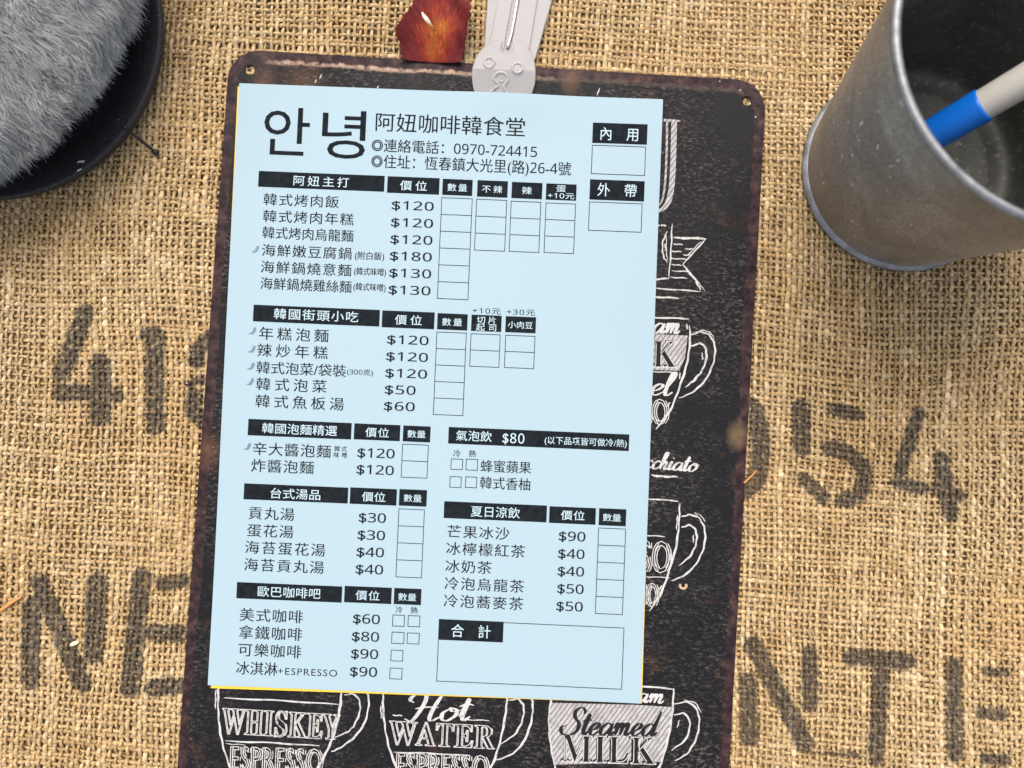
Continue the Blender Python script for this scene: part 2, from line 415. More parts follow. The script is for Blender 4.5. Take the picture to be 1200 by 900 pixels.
def tube(geo, P, r, n=8, caps=True):
    P = np.asarray(P, float)
    r = np.broadcast_to(np.asarray(r, float), (len(P),))
    T = np.gradient(P, axis=0); T /= np.linalg.norm(T, axis=1)[:, None] + 1e-12
    ref = np.array([0, 0, 1.]) if abs(T[0, 2]) < .9 else np.array([1., 0, 0])
    V = []
    for i in range(len(P)):
        u = np.cross(T[i], ref); u /= np.linalg.norm(u); v = np.cross(u, T[i]); ref = v
        for k in range(n):
            a = 2 * math.pi * k / n
            V.append(P[i] + r[i] * (math.cos(a) * u + math.sin(a) * v))
    Fs = [(i * n + k, i * n + (k + 1) % n, (i + 1) * n + (k + 1) % n, (i + 1) * n + k) for i in range(len(P) - 1) for k in range(n)]
    if caps: Fs += [tuple(range(n))[::-1], tuple((len(P) - 1) * n + k for k in range(n))]
    geo.add(V, Fs)

def lathe(geo, prof, n=96, closed=False):
    V = [(r * math.cos(2 * math.pi * k / n), r * math.sin(2 * math.pi * k / n), z) for r, z in prof for k in range(n)]
    m = len(prof)
    Fs = [(i * n + k, i * n + (k + 1) % n, (i + 1) * n + (k + 1) % n, (i + 1) * n + k) for i in range(m - 1) for k in range(n)]
    if prof[0][0] < 1e-6: pass
    geo.add(V, Fs)

def plate(name, splines, z, th, bev, mat, parent=None, off=(0, 0)):
    """flat outline(s) with holes, thickness th starting at z, bevelled edge"""
    cu = bpy.data.curves.new(name, 'CURVE')
    cu.dimensions = '2D'; cu.fill_mode = 'BOTH'
    cu.extrude = max(th / 2 - bev, 0.0) * MM; cu.bevel_depth = bev * MM; cu.bevel_resolution = 2; cu.offset = -bev * MM
    for pts in splines:
        sp = cu.splines.new('POLY'); sp.points.add(len(pts) - 1); sp.use_cyclic_u = True
        for p, q in zip(sp.points, pts): p.co = ((q[0] - off[0]) * MM, (q[1] - off[1]) * MM, 0, 1)
    tmp = bpy.data.objects.new(name, cu); COL.objects.link(tmp)
    me = bpy.data.meshes.new_from_object(tmp.evaluated_get(bpy.context.evaluated_depsgraph_get()))
    bpy.data.objects.remove(tmp); bpy.data.curves.remove(cu)
    me.transform(Matrix.Translation((0, 0, (z + th / 2) * MM)))
    me.name = name
    return link(name, me, mat, parent, smooth=False)

def circle(c, r, n=32): return [(c[0] + r * math.cos(2 * math.pi * k / n), c[1] + r * math.sin(2 * math.pi * k / n)) for k in range(n)]

# ------------------------------------------------------------------ materials
class Mat:
    def __init__(s, name, color=(.5, .5, .5), rough=.5, metal=0.0, spec=.5):
        s.m = bpy.data.materials.new(name); s.m.use_nodes = True
        s.nt = s.m.node_tree; s.b = s.nt.nodes['Principled BSDF']
        s.b.inputs['Base Color'].default_value = (*color, 1)
        s.b.inputs['Roughness'].default_value = rough
        s.b.inputs['Metallic'].default_value = metal
        s.b.inputs['Specular IOR Level'].default_value = spec
    def n(s, t, **kw):
        nd = s.nt.nodes.new(t)
        for k, v in kw.items(): setattr(nd, k, v)
        return nd
    def l(s, a, b): s.nt.links.new(a, b)
    def coord(s, scale=(1, 1, 1), kind='Object'):
        tc = s.n('ShaderNodeTexCoord'); mp = s.n('ShaderNodeMapping'); mp.inputs['Scale'].default_value = scale
        s.l(tc.outputs[kind], mp.inputs['Vector']); return mp.outputs[0]
    def noise(s, vec, scale, detail=4, rough=.6, dist=0):
        nd = s.n('ShaderNodeTexNoise'); nd.inputs['Scale'].default_value = scale; nd.inputs['Detail'].default_value = detail
        nd.inputs['Roughness'].default_value = rough; nd.inputs['Distortion'].default_value = dist
        if vec is not None: s.l(vec, nd.inputs['Vector'])
        return nd.outputs['Fac']
    def ramp(s, fac, stops):
        nd = s.n('ShaderNodeValToRGB'); e = nd.color_ramp.elements
        while len(e) < len(stops): e.new(.5)
        for el, (p, c) in zip(e, stops):
            el.position = p; el.color = (*c, 1) if isinstance(c, tuple) else (c, c, c, 1)
        s.l(fac, nd.inputs[0]); return nd.outputs[0]
    def math(s, op, a, b=None, clamp=False):
        nd = s.n('ShaderNodeMath', operation=op, use_clamp=clamp)
        for i, x in enumerate((a, b)):
            if x is None: continue
            if isinstance(x, (int, float)): nd.inputs[i].default_value = x
            else: s.l(x, nd.inputs[i])
        return nd.outputs[0]
    def mix(s, fac, a, b, mode='MIX'):
        nd = s.n('ShaderNodeMix', data_type='RGBA', blend_type=mode)
        for sock, x in ((nd.inputs[0], fac), (nd.inputs[6], a), (nd.inputs[7], b)):
            if isinstance(x, (int, float)): sock.default_value = x
            elif isinstance(x, tuple): sock.default_value = (*x, 1)
            else: s.l(x, sock)
        return nd.outputs[2]
    def attr(s, name, out='Fac'):
        nd = s.n('ShaderNodeAttribute'); nd.attribute_name = name; return nd.outputs[out]
    def bump(s, h, strength=.5, dist=.0005):
        nd = s.n('ShaderNodeBump'); nd.inputs['Strength'].default_value = strength; nd.inputs['Distance'].default_value = dist
        s.l(h, nd.inputs['Height']); s.l(nd.outputs[0], s.b.inputs['Normal'])
    def base(s, sock): s.l(sock, s.b.inputs['Base Color'])
    def rough(s, sock): s.l(sock, s.b.inputs['Roughness'])

# jute yarn
mj = Mat('jute_yarn', rough=.58, spec=.42)
tint = mj.attr('tint'); along = mj.attr('along'); around = mj.attr('around'); inkf = mj.attr('ink')
cv = mj.n('ShaderNodeCombineXYZ')
mj.l(mj.math('MULTIPLY', along, .5), cv.inputs[0]); mj.l(mj.math('ADD', mj.math('MULTIPLY', around, 5.0), mj.math('MULTIPLY', along, 1.6)), cv.inputs[1])
mj.l(mj.math('MULTIPLY', tint, 37.0), cv.inputs[2])
fib = mj.noise(cv.outputs[0], 1.6, 3, .65)
obj_v = mj.coord()
big = mj.noise(obj_v, 16, 3, .5)
c1 = mj.ramp(tint, [(0.0, (.45, .282, .112)), (.45, (.655, .450, .212)), (1.0, (.86, .68, .42))])
c2 = mj.mix(mj.ramp(fib, [(.30, 1.0), (.52, 0.0)]), c1, mj.mix(.62, c1, (.14, .07, .02)))
c3 = mj.mix(mj.ramp(fib, [(.55, 0.0), (.75, .75)]), c2, (.78, .62, .40))
c3 = mj.mix(mj.ramp(big, [(.35, 0.55), (.62, 0.0)]), c3, mj.mix(1.0, c3, (.86, .74, .55), 'MULTIPLY'))
inkn = mj.noise(obj_v, 560, 4, .75)
inkm = mj.math('MULTIPLY', inkf, mj.ramp(inkn, [(.35, .42), (.50, 1.0)]), True)
mj.base(mj.mix(mj.math('MULTIPLY', inkm, .93), c3, (.066, .053, .040)))
mj.bump(fib, 1.0, .0005)
M_JUTE = mj.m
mf = Mat('jute_fibre', (.66, .50, .29), .6, spec=.3)
fo = mf.n('ShaderNodeObjectInfo')
fi = mf.attr('ink')
mf.base(mf.mix(mf.math('MULTIPLY', fi, .8), mf.ramp(mf.attr('tint'), [(0, (.40, .26, .12)), (1, (.80, .66, .45))]), (.07, .055, .04)))
M_FIBRE = mf.m
mt = Mat('dark_wood', (.26, .17, .08), .8)
mt.base(mt.ramp(mt.noise(mt.coord((1, 12, 1)), 30, 5), [(.3, (.16, .095, .04)), (.7, (.30, .19, .085))]))
M_TABLE = mt.m

# tin sign
ms = Mat('printed_tin', rough=.5, spec=.11)
ov = ms.coord()
sep = ms.n('ShaderNodeSeparateXYZ'); ms.l(ov, sep.inputs[0])
edge_n = ms.noise(ov, 330, 6, .72); edge_b = ms.noise(ov, 30, 2, .5)
dxr = ms.math('SUBTRACT', .0956, sep.outputs[0]); dxl = ms.math('ADD', sep.outputs[0], .095)
dyt = ms.math('SUBTRACT', .1425, sep.outputs[1]); dyb = ms.math('ADD', sep.outputs[1], .1425)
dmin = ms.math('MINIMUM', ms.math('MINIMUM', dxr, ms.math('ADD', dxl, .0029)), ms.math('MINIMUM', ms.math('ADD', dyt, .0024), dyb))
# rounded inner corner
ax = ms.math('MAXIMUM', ms.math('SUBTRACT', ms.math('ABSOLUTE', sep.outputs[0]), .083), 0); ay = ms.math('MAXIMUM', ms.math('SUBTRACT', ms.math('ABSOLUTE', sep.outputs[1]), .1305), 0)
rc = ms.math('SUBTRACT', .0121, ms.math('SQRT', ms.math('ADD', ms.math('MULTIPLY', ax, ax), ms.math('MULTIPLY', ay, ay))))
dmin = ms.math('MINIMUM', dmin, rc)
dn = ms.math('ADD', dmin, ms.math('ADD', ms.math('MULTIPLY', ms.math('SUBTRACT', edge_n, .5), .0034), ms.math('MULTIPLY', ms.math('SUBTRACT', edge_b, .5), .0030)))
band = ms.ramp(ms.math('MULTIPLY', dn, 100), [(.34, 1.0), (.37, 0.0)])
sv = ms.coord((1, 2.1, 1))
grit = ms.noise(sv, 620, 8, .78, .3); blot = ms.noise(ov, 26, 4, .55); blot2 = ms.noise(ov, 60, 3, .5, .5)
speck = ms.math('MULTIPLY', ms.ramp(grit, [(.52, 0.0), (.66, 1.0)]), ms.ramp(blot, [(.40, .10), (.66, 1.0)]), True)
black = ms.mix(ms.math('MULTIPLY', speck, .44), (.008, .008, .009), (.36, .30, .26))
rust = ms.math('MULTIPLY', ms.ramp(blot2, [(.60, 0.0), (.74, 1.0)]), ms.ramp(ms.noise(ov, 520, 4), [(.42, 0.0), (.6, 1.0)]), True)
black = ms.mix(ms.math('MULTIPLY', rust, .22), black, (.20, .095, .045))
fine = ms.noise(ov, 1130, 3, .6, 1.5)
dots = ms.math('MULTIPLY', ms.ramp(fine, [(.74, 0.0), (.80, 1.0)]), ms.ramp(ms.noise(ov, 90, 2), [(.5, 0.0), (.65, 1.0)]), True)
black = ms.mix(ms.math('MULTIPLY', dots, .7), black, (.62, .57, .50))
bandc = ms.ramp(ms.noise(ms.coord((1, 1, 1)), 260, 5, .7), [(.32, (.007, .004, .005)), (.50, (.030, .016, .017)), (.70, (.085, .044, .040))])
colr = ms.mix(band, black, bandc)
# worn pale line along the upper inner edge, and the ochre rust spot
line = ms.math('MULTIPLY', ms.ramp(ms.math('MULTIPLY', dn, 100), [(.30, 0.0), (.37, 1.0), (.44, 1.0), (.50, 0.0)]), ms.ramp(ms.math('MULTIPLY', dyt, 100), [(.5, 1.0), (.7, 0.0)]))
line = ms.math('MULTIPLY', line, ms.math('MULTIPLY', ms.ramp(ms.math('ADD', ms.math('MULTIPLY', sep.outputs[0], 5), .5), [(.08, 0.0), (.12, 1.0), (.50, 1.0), (.62, .15)]), ms.ramp(edge_n, [(.38, .15), (.58, .95)])), True)
colr = ms.mix(line, colr, (.40, .27, .19))
def spot(cx, cy, r, edge, amount, col, cur):
    vx = ms.math('SUBTRACT', sep.outputs[0], cx * MM); vy = ms.math('MULTIPLY', ms.math('SUBTRACT', sep.outputs[1], cy * MM), .75)
    d = ms.math('ADD', ms.math('SQRT', ms.math('ADD', ms.math('MULTIPLY', vx, vx), ms.math('MULTIPLY', vy, vy))), ms.math('MULTIPLY', ms.math('SUBTRACT', edge_n, .5), .004))
    m = ms.ramp(ms.math('MULTIPLY', d, 100), [((r - edge) / 10, 1.0), (r / 10, 0.0)])
    return ms.mix(ms.math('MULTIPLY', ms.math('MULTIPLY', m, amount), ms.ramp(edge_n, [(.3, .35), (.6, 1.0)])), cur, col)
colr = spot(91.5, 17.3, 4.6, 3.6, .5, (.30, .20, .10), colr)
colr = spot(-68, 131.5, 9, 8, .4, (.16, .075, .035), colr)
colr = spot(26, 138.5, 5, 5, .5, (.22, .11, .06), colr)
colr = spot(-82, 132, 6, 5, .35, (.19, .09, .05), colr)
colr = spot(-92, 0, 6, 5, .4, (.20, .09, .05), colr)
ms.base(colr)
ms.rough(ms.ramp(blot, [(.3, .42), (.7, .62)]))
ms.bump(grit, .25, .0003)
M_TIN = ms.m
mc = Mat('chalk_print', rough=.7, spec=.2)
cn = mc.noise(mc.coord(), 900, 4, .7); cb = mc.noise(mc.coord((1, 1, 1)), 140, 3, .6)
mc.base(mc.mix(mc.math('MULTIPLY', mc.ramp(cn, [(.34, 1.0), (.54, 0.0)]), mc.ramp(cb, [(.35, .8), (.62, .15)])), (.50, .475, .45), (.075, .068, .064)))
M_CHALK = mc.m
mh = Mat('chalk_hatching', rough=.75, spec=.2)
hv = mh.coord()
wv = mh.n('ShaderNodeTexWave', wave_type='BANDS', bands_direction='DIAGONAL'); wv.inputs['Scale'].default_value = 330; wv.inputs['Distortion'].default_value = 1.6; wv.inputs['Detail'].default_value = 3; wv.inputs['Detail Scale'].default_value = 2
mph = mh.n('ShaderNodeMapping'); mph.inputs['Rotation'].default_value = (0, 0, math.radians(78)); mh.l(hv, mph.inputs[0]); mh.l(mph.outputs[0], wv.inputs[0])
hcol = mh.ramp(wv.outputs['Fac'], [(.0, (.09, .08, .08)), (.16, (.30, .28, .27)), (.5, (.40, .38, .37))])
mh.base(mh.mix(mh.ramp(mh.noise(hv, 300, 5, .7), [(.36, .5), (.55, 0.0)]), hcol, (.16, .14, .14)))
M_HATCH = mh.m
M_DARKINK = Mat('dark_sign_ink', (.012, .011, .011), .7, spec=.15).m

# paper
def paper_mat(name, col, var=.03):
    p = Mat(name, col, .62, spec=.25)
    v = p.coord()
    n1 = p.noise(v, 1400, 3, .6); n2 = p.noise(v, 14, 2)
    lo = tuple(c * (1 - var) for c in col)
    p.base(p.mix(p.ramp(n2, [(.3, .6), (.7, 0.0)]), p.mix(p.ramp(n1, [(.35, 0.0), (.65, 1.0)]), lo, col), tuple(c * .955 for c in col)))
    p.bump(n1, .12, .00012)
    return p.m
M_BLUE = paper_mat('pale_blue_paper', (.312, .415, .460))
M_YELLOW = paper_mat('yellow_paper', (.72, .46, .05))
mi = Mat('black_toner', (.006, .008, .01), .8, spec=.06)
mi.base(mi.ramp(mi.noise(mi.coord(), 500, 4), [(.3, (.006, .008, .010)), (.72, (.014, .018, .021))]))
M_TONER = mi.m
M_REVERSED = Mat('unprinted_lettering', (.40, .52, .56), .6).m
M_CHILI = Mat('grey_toner', (.10, .17, .21), .5).m

# galvanised cup
mg = Mat('galvanised_steel', rough=.5, metal=.66)
gv = mg.coord()
g1 = mg.noise(gv, 34, 4, .6, .8); g2 = mg.noise(mg.coord((1, 1, .35)), 900, 4, .7)
vor = mg.n('ShaderNodeTexVoronoi'); vor.inputs['Scale'].default_value = 320; mg.l(gv, vor.inputs['Vector'])
gc = mg.ramp(g1, [(.30, (.23, .203, .17)), (.5, (.34, .308, .268)), (.7, (.46, .428, .385))])
vg = mg.n('ShaderNodeSeparateColor'); mg.l(vor.outputs['Color'], vg.inputs[0])
gc = mg.mix(mg.math('MULTIPLY', vg.outputs[0], .35), gc, (.24, .225, .205))
scr = mg.math('MULTIPLY', mg.ramp(mg.noise(mg.coord((1, 1, .3)), 620, 3, .5), [(.66, 0.0), (.70, 1.0)]), mg.ramp(mg.noise(gv, 42, 2), [(.46, 0.0), (.6, 1.0)]), True)
gc = mg.mix(scr, gc, (.86, .85, .83))
gc = mg.mix(mg.math('MULTIPLY', mg.ramp(mg.noise(gv, 1300, 3, .7), [(.36, 1.0), (.54, 0.0)]), .55), gc, (.10, .09, .078))
gc = mg.mix(mg.math('MULTIPLY', mg.ramp(mg.noise(gv, 1100, 3, .7, .5), [(.60, 0.0), (.70, 1.0)]), .5), gc, (.66, .63, .58))
mg.base(gc)
mg.rough(mg.ramp(g2, [(.3, .46), (.7, .66)]))
mg.bump(g2, .25, .0003)
M_GALV = mg.m
mr = Mat('worn_rim_steel', rough=.55, metal=.85)
mr.base(mr.ramp(mr.noise(mr.coord(), 260, 4), [(.3, (.17, .17, .172)), (.7, (.33, .33, .332))]))
M_RIM = mr.m
mn = Mat('dark_inner_steel', rough=.6, metal=.55)
nv = mn.coord()
n0 = mn.noise(nv, 420, 6, .8)
mn.base(mn.mix(mn.ramp(n0, [(.55, 0.0), (.66, .9)]), mn.ramp(mn.noise(nv, 40, 4), [(.3, (.075, .076, .068)), (.7, (.165, .162, .146))]), (.34, .33, .30)))
mn.bump(n0, .4, .0003)
M_INNER = mn.m
M_BLUEPL = Mat('blue_rubber_grip', (.004, .14, .60), .30).m
mp_ = Mat('grey_pen_plastic', (.56, .53, .475), .42)
M_PEN = mp_.m

# plush, dish
mfu = Mat('grey_fur', rough=.7, spec=.2)
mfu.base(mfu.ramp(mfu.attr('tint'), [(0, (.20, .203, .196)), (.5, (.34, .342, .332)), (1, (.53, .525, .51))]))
mfu.b.inputs['Sheen Weight'].default_value = .15
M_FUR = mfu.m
M_PELT = Mat('grey_plush_backing', (.25, .25, .24), .9).m
M_PINK = Mat('beige_felt', (.55, .43, .37), .9).m
md = Mat('black_felt_dish', (.012, .011, .013), .62, spec=.35)
dnn = md.noise(md.coord(), 700, 4)
dspk = md.ramp(md.noise(md.coord(), 300, 1), [(.74, 0.0), (.76, 1.0)])
md.base(md.mix(dspk, md.ramp(dnn, [(.3, (.012, .011, .013)), (.7, (.030, .027, .031))]), (.6, .58, .55)))
md.bump(dnn, .25, .0003)
M_DISH = md.m
M_BLACKMETAL = Mat('black_wire', (.012, .011, .010), .3, metal=.3).m
M_STEEL = Mat('bright_steel_wire', (.72, .71, .69), .2, metal=1.0).m

# translucent clip
mcl = Mat('milky_plastic', (.56, .53, .52), .34, spec=.5)
mcl.b.inputs['Transmission Weight'].default_value = .5
mcl.b.inputs['IOR'].default_value = 1.3
mcl.b.inputs['Subsurface Weight'].default_value = .35
mcl.b.inputs['Subsurface Radius'].default_value = (.004, .004, .004)
M_MILKY = mcl.m

# petal
mpe = Mat('dried_rose_petal', rough=.55, spec=.35)
pc = mpe.n('ShaderNodeAttribute'); pc.attribute_name = 'edge'
pv = mpe.n('ShaderNodeAttribute'); pv.attribute_name = 'vein'
pa = mpe.n('ShaderNodeAttribute'); pa.attribute_name = 'rise'
pvv = mpe.n('ShaderNodeCombineXYZ'); mpe.l(mpe.math('MULTIPLY', pv.outputs['Fac'], 1.0), pvv.inputs[0]); mpe.l(mpe.math('MULTIPLY', pa.outputs['Fac'], .10), pvv.inputs[1])
veins = mpe.noise(pvv.outputs[0], 34, 6, .8, .8)
blotp = mpe.noise(mpe.coord(), 150, 4, .6)
mixf = mpe.math('ADD', pc.outputs['Fac'], mpe.math('MULTIPLY', mpe.math('SUBTRACT', blotp, .5), .9))
pcol = mpe.ramp(mixf, [(.08, (.56, .20, .02)), (.34, (.46, .080, .009)), (.58, (.31, .022, .010)), (1.0, (.17, .008, .012))])
pcol = mpe.mix(mpe.ramp(veins, [(.40, 1.0), (.54, 0.0)]), pcol, mpe.mix(.85, pcol, (.06, .006, .008)))
pcol = mpe.mix(mpe.ramp(veins, [(.56, 0.0), (.70, .6)]), pcol, (.62, .28, .05))
mpe.base(pcol)
mpe.bump(veins, .9, .0009)
M_PETAL = mpe.m
M_TORN = Mat('torn_petal_underside', (.66, .60, .48), .7).m
M_GRAIN = Mat('pale_grain', (.78, .62, .36), .5).m
M_STRAW = Mat('orange_straw', (.55, .23, .07), .6).m
M_LINT = Mat('dark_lint', (.035, .02, .03), .8).m

# ------------------------------------------------------------------ setting: table and burlap
tb = py_mesh('table_top', [(-420, -330, -2.0), (420, -330, -2.0), (420, 330, -2.0), (-420, 330, -2.0), (-420, -330, -20), (420, -330, -20), (420, 330, -20), (-420, 330, -20)],
             [(0, 1, 2, 3), (7, 6, 5, 4), (0, 4, 5, 1), (1, 5, 6, 2), (2, 6, 7, 3), (3, 7, 4, 0)], M_TABLE, smooth=False)
tag(tb, kind='structure')

def vnoise(n, m, seed, step):
    """smooth value noise sampled on an n x m lattice, feature size `step` cells"""
    g = np.random.default_rng(seed).normal(size=(n // step + 4, m // step + 4))
    x = np.arange(n) / step; y = np.arange(m) / step
    xi = x.astype(int); yi = y.astype(int)
    fx = (x - xi)[:, None]; fy = (y - yi)[None]
    fx = fx * fx * (3 - 2 * fx); fy = fy * fy * (3 - 2 * fy)
    a = g[np.ix_(xi, yi)]; b = g[np.ix_(xi + 1, yi)]; c = g[np.ix_(xi, yi + 1)]; d = g[np.ix_(xi + 1, yi + 1)]
    return a * (1 - fx) * (1 - fy) + b * fx * (1 - fy) + c * (1 - fx) * fy + d * fx * fy

PX_, PY_ = 1.98, 2.12
BX0, BX1, BY0, BY1 = -206, 256, -178, 200
NX = int((BX1 - BX0) / PX_); NY = int((BY1 - BY0) / PY_)
gx = np.arange(NX)[:, None] * PX_ + BX0 + np.zeros((NX, NY)); gy = np.arange(NY)[None] * PY_ + BY0 + np.zeros((NX, NY))
# uneven setting of the yarns, slow drift of the cloth, small local wobble
gx += np.cumsum(rng.normal(0, .16, NX) - 0)[:, None] * .35 + rng.normal(0, .20, NX)[:, None]
gy += np.cumsum(rng.normal(0, .16, NY))[None] * .35 + rng.normal(0, .24, NY)[None]
gx += vnoise(NX, NY, 1, 26) * 1.1 + vnoise(NX, NY, 2, 7) * .28 + rng.normal(0, .10, (NX, NY))
gy += vnoise(NX, NY, 3, 30) * 1.3 + vnoise(NX, NY, 4, 7) * .30 + rng.normal(0, .10, (NX, NY))
gx += (gy - 20) * -0.012
gy += (gx - 20) * -0.018
lift = vnoise(NX, NY, 5, 18) * .26 + vnoise(NX, NY, 6, 50) * .32
tight = np.clip(1 + vnoise(NX, NY, 8, 14) * .22, .5, 1.5)
SEG = [(np.array(p, float), wd) for wd, p in STENCIL]

def ink_at(x, y):
    """how much of the stencilled black ink sits at a place of the cloth"""
    out = np.zeros(len(x), np.float32)
    for pts, wd in SEG:
        cp = catmull(pts, 6) if len(pts) > 2 else pts
        lo = cp.min(0) - wd - 3; hi = cp.max(0) + wd + 3
        sel = np.nonzero((x > lo[0]) & (x < hi[0]) & (y > lo[1]) & (y < hi[1]))[0]
        if not len(sel): continue
        px = x[sel]; py = y[sel]; best = np.full(len(sel), 1e9)
        cp_ = list(cp)
        for a, b in zip(cp_[:-1], cp_[1:]):
            d = b - a; t = np.clip(((px - a[0]) * d[0] + (py - a[1]) * d[1]) / (d @ d), 0, 1)
            raw = ((px - a[0]) * d[0] + (py - a[1]) * d[1]) / np.sqrt(d @ d)
            dd_ = np.hypot(px - a[0] - t * d[0], py - a[1] - t * d[1])
            lat = np.abs((px - a[0]) * d[1] - (py - a[1]) * d[0]) / np.sqrt(d @ d)
            ex = np.full(len(sel), -1.0)
            if a is cp_[0]: ex = np.maximum(ex, -raw + .5 * wd)
            if b is cp_[-1]: ex = np.maximum(ex, raw - np.sqrt(d @ d) + .5 * wd)
            best = np.minimum(best, np.where(ex > 0, np.hypot(lat, ex), dd_))
        wob = 1.2 * np.sin(px * .8 + py * 1.3) + .9 * np.sin(py * 2.1 - px * 1.7) + .8 * np.sin(px * 3.1)
        v = np.clip((wd + .22 * wob - best) / .8 + .5, 0, 1)
        out[sel] = np.maximum(out[sel], v)
    return out

SIGN_C = (13.68 * math.cos(.021) - 26.7 * math.sin(.021), -13.68 * math.sin(.021) - 26.7 * math.cos(.021))
def weave(vertical):
    n, m = (NX, NY) if vertical else (NY, NX)
    X = gx if vertical else gx.T; Y = gy if vertical else gy.T
    Lf = lift if vertical else lift.T; Tg = tight if vertical else tight.T
    i = np.arange(n)[:, None]; j = np.arange(m)[None]
    sg = np.where((i + j) % 2 == 0, 1.0, -1.0) * (1 if vertical else -1)
    A = (.56 if vertical else .36) * np.ones((n, m))
    Z = sg * A + Lf + rng.normal(0, .05, (n, m)) + (.16 if vertical else -.10)
    S = 4
    P = np.stack([X, Y, Z], -1)
    a = P[:, :-1, None, :]; b = P[:, 1:, None, :]
    t = (np.arange(S) / S)[None, None, :, None]
    tz = .5 - .5 * np.cos(np.pi * t)
    Q = a * (1 - t) + b * t
    Q[..., 2:] = a[..., 2:] * (1 - tz) + b[..., 2:] * tz
    Q = Q.reshape(n, -1, 3)
    L = Q.shape[1]
    # yarn thickness: each yarn its own, with slubs along it
    r0 = np.clip(rng.normal(.60 if vertical else .585, .06, (n, 1)), .36, .85)
    slub = vnoise(n, L, 21 if vertical else 22, 1)[:, :]
    g = np.random.default_rng(31 + vertical).normal(size=(n, L // 14 + 3))
    xs = np.arange(L) / 14; xi = xs.astype(int); fr = xs - xi; fr = fr * fr * (3 - 2 * fr)
    slub = g[:, xi] * (1 - fr) + g[:, xi + 1] * fr
    rad = r0 * (1 + .17 * slub) * np.repeat(Tg, S, axis=1)[:, :L] ** .35
    rad = np.clip(rad, .27, 1.0)
    T = np.gradient(Q, axis=1); T /= np.linalg.norm(T, axis=-1, keepdims=True)
    up = np.array([0, 0, 1.]); U = np.cross(T, up); U /= np.linalg.norm(U, axis=-1, keepdims=True); Vv = np.cross(U, T)
    R = 6
    ang = np.arange(R) * 2 * np.pi / R - np.pi / 2
    jit = 1 + rng.normal(0, .10, (n, L, R))
    ring = Q[:, :, None, :] + rad[:, :, None, None] * jit[..., None] * (np.cos(ang)[None, None, :, None] * U[:, :, None, :] * 1.08 + np.sin(ang)[None, None, :, None] * Vv[:, :, None, :] * .86)
    ring[..., 2] -= 1.05
    # the tin sign and the dish press the cloth flat
    lx = (ring[..., 0] - SIGN_C[0]) * math.cos(-.021) + (ring[..., 1] - SIGN_C[1]) * math.sin(-.021)
    ly = -(ring[..., 0] - SIGN_C[0]) * math.sin(-.021) + (ring[..., 1] - SIGN_C[1]) * math.cos(-.021)
    under = (np.abs(lx) < 96) & (np.abs(ly) < 143.5) & ~((np.abs(np.abs(lx) - 87.8) < 1.6) & (np.abs(np.abs(ly) - 135.1) < 1.6))
    ring[..., 2] = np.where(under, np.minimum(ring[..., 2], .0), ring[..., 2])
    idx = np.arange(n * L * R).reshape(n, L, R)
    k1 = np.roll(idx, -1, axis=2)
    F4 = np.stack([idx[:, :-1], k1[:, :-1], k1[:, 1:], idx[:, 1:]], -1).reshape(-1, 4)
    if not vertical: pass
    tn = np.clip((.55 if vertical else .42) + rng.normal(0, .075, (n, 1)) + .10 * slub + rng.normal(0, .09, (n, L)), 0, 1)
    tn = np.repeat(tn[:, :, None], R, 2)
    al = np.repeat((np.arange(L) * (PY_ / S))[None, :, None] + rng.uniform(0, 99, (n, 1, 1)), R, 2)
    ar = np.broadcast_to((np.arange(R) / R)[None, None], (n, L, R))
    V = ring.reshape(-1, 3)
    return V, F4, tn.ravel(), al.ravel(), ar.ravel()

Va, Fa, ta, la, aa = weave(True)
Vb, Fb, tb_, lb, ab = weave(False)
V = np.concatenate([Va, Vb]); Fq = np.concatenate([Fa, Fb + len(Va)])
ink = ink_at(V[:, 0], V[:, 1]) * np.clip((V[:, 2] + 1.75) / .7, 0, 1)
burlap = np_mesh('burlap_cloth', V, Fq, M_JUTE, attrs={'tint': np.concatenate([ta, tb_]), 'along': np.concatenate([la, lb]), 'around': np.concatenate([aa, ab]), 'ink': ink})
tag(burlap, kind='structure')

# loose fibres standing out of the weave
nf = 36000
fx = rng.uniform(BX0 + 4, BX1 - 4, nf); fy = rng.uniform(BY0 + 4, BY1 - 4, nf)
ln = rng.gamma(1.8, 1.0, nf) + .6
base_a = np.where(rng.random(nf) < .5, 0, np.pi / 2) + rng.normal(0, .55, nf)
curl = rng.normal(0, .30, nf)
K = 5
pts = np.zeros((nf, K, 3)); pts[:, 0, 0] = fx; pts[:, 0, 1] = fy
for k in range(1, K):
    a_ = base_a + curl * k
    pts[:, k, 0] = pts[:, k - 1, 0] + np.cos(a_) * ln / (K - 1); pts[:, k, 1] = pts[:, k - 1, 1] + np.sin(a_) * ln / (K - 1)
hh = np.abs(rng.normal(0, .28, nf)) + .02
tt = np.linspace(0, 1, K)
pts[:, :, 2] = -.28 + hh[:, None] * np.sin(np.pi * (tt[None] * .8 + .1))
T = np.gradient(pts, axis=1); side = np.stack([-T[..., 1], T[..., 0], 0 * T[..., 0]], -1); side /= np.linalg.norm(side, axis=-1, keepdims=True) + 1e-9
wd = (rng.uniform(.028, .062, nf))[:, None, None] * (1 - .5 * tt)[None, :, None]
VV = np.stack([pts - side * wd, pts + side * wd], 2)
idx = np.arange(nf * K * 2).reshape(nf, K, 2)
F4 = np.stack([idx[:, :-1, 0], idx[:, :-1, 1], idx[:, 1:, 1], idx[:, 1:, 0]], -1).reshape(-1, 4)
VV = VV.reshape(-1, 3)
np_mesh('loose_fibres', VV, F4, M_FIBRE, burlap, attrs={'tint': np.repeat(rng.random(nf), K * 2), 'ink': ink_at(VV[:, 0], VV[:, 1])})

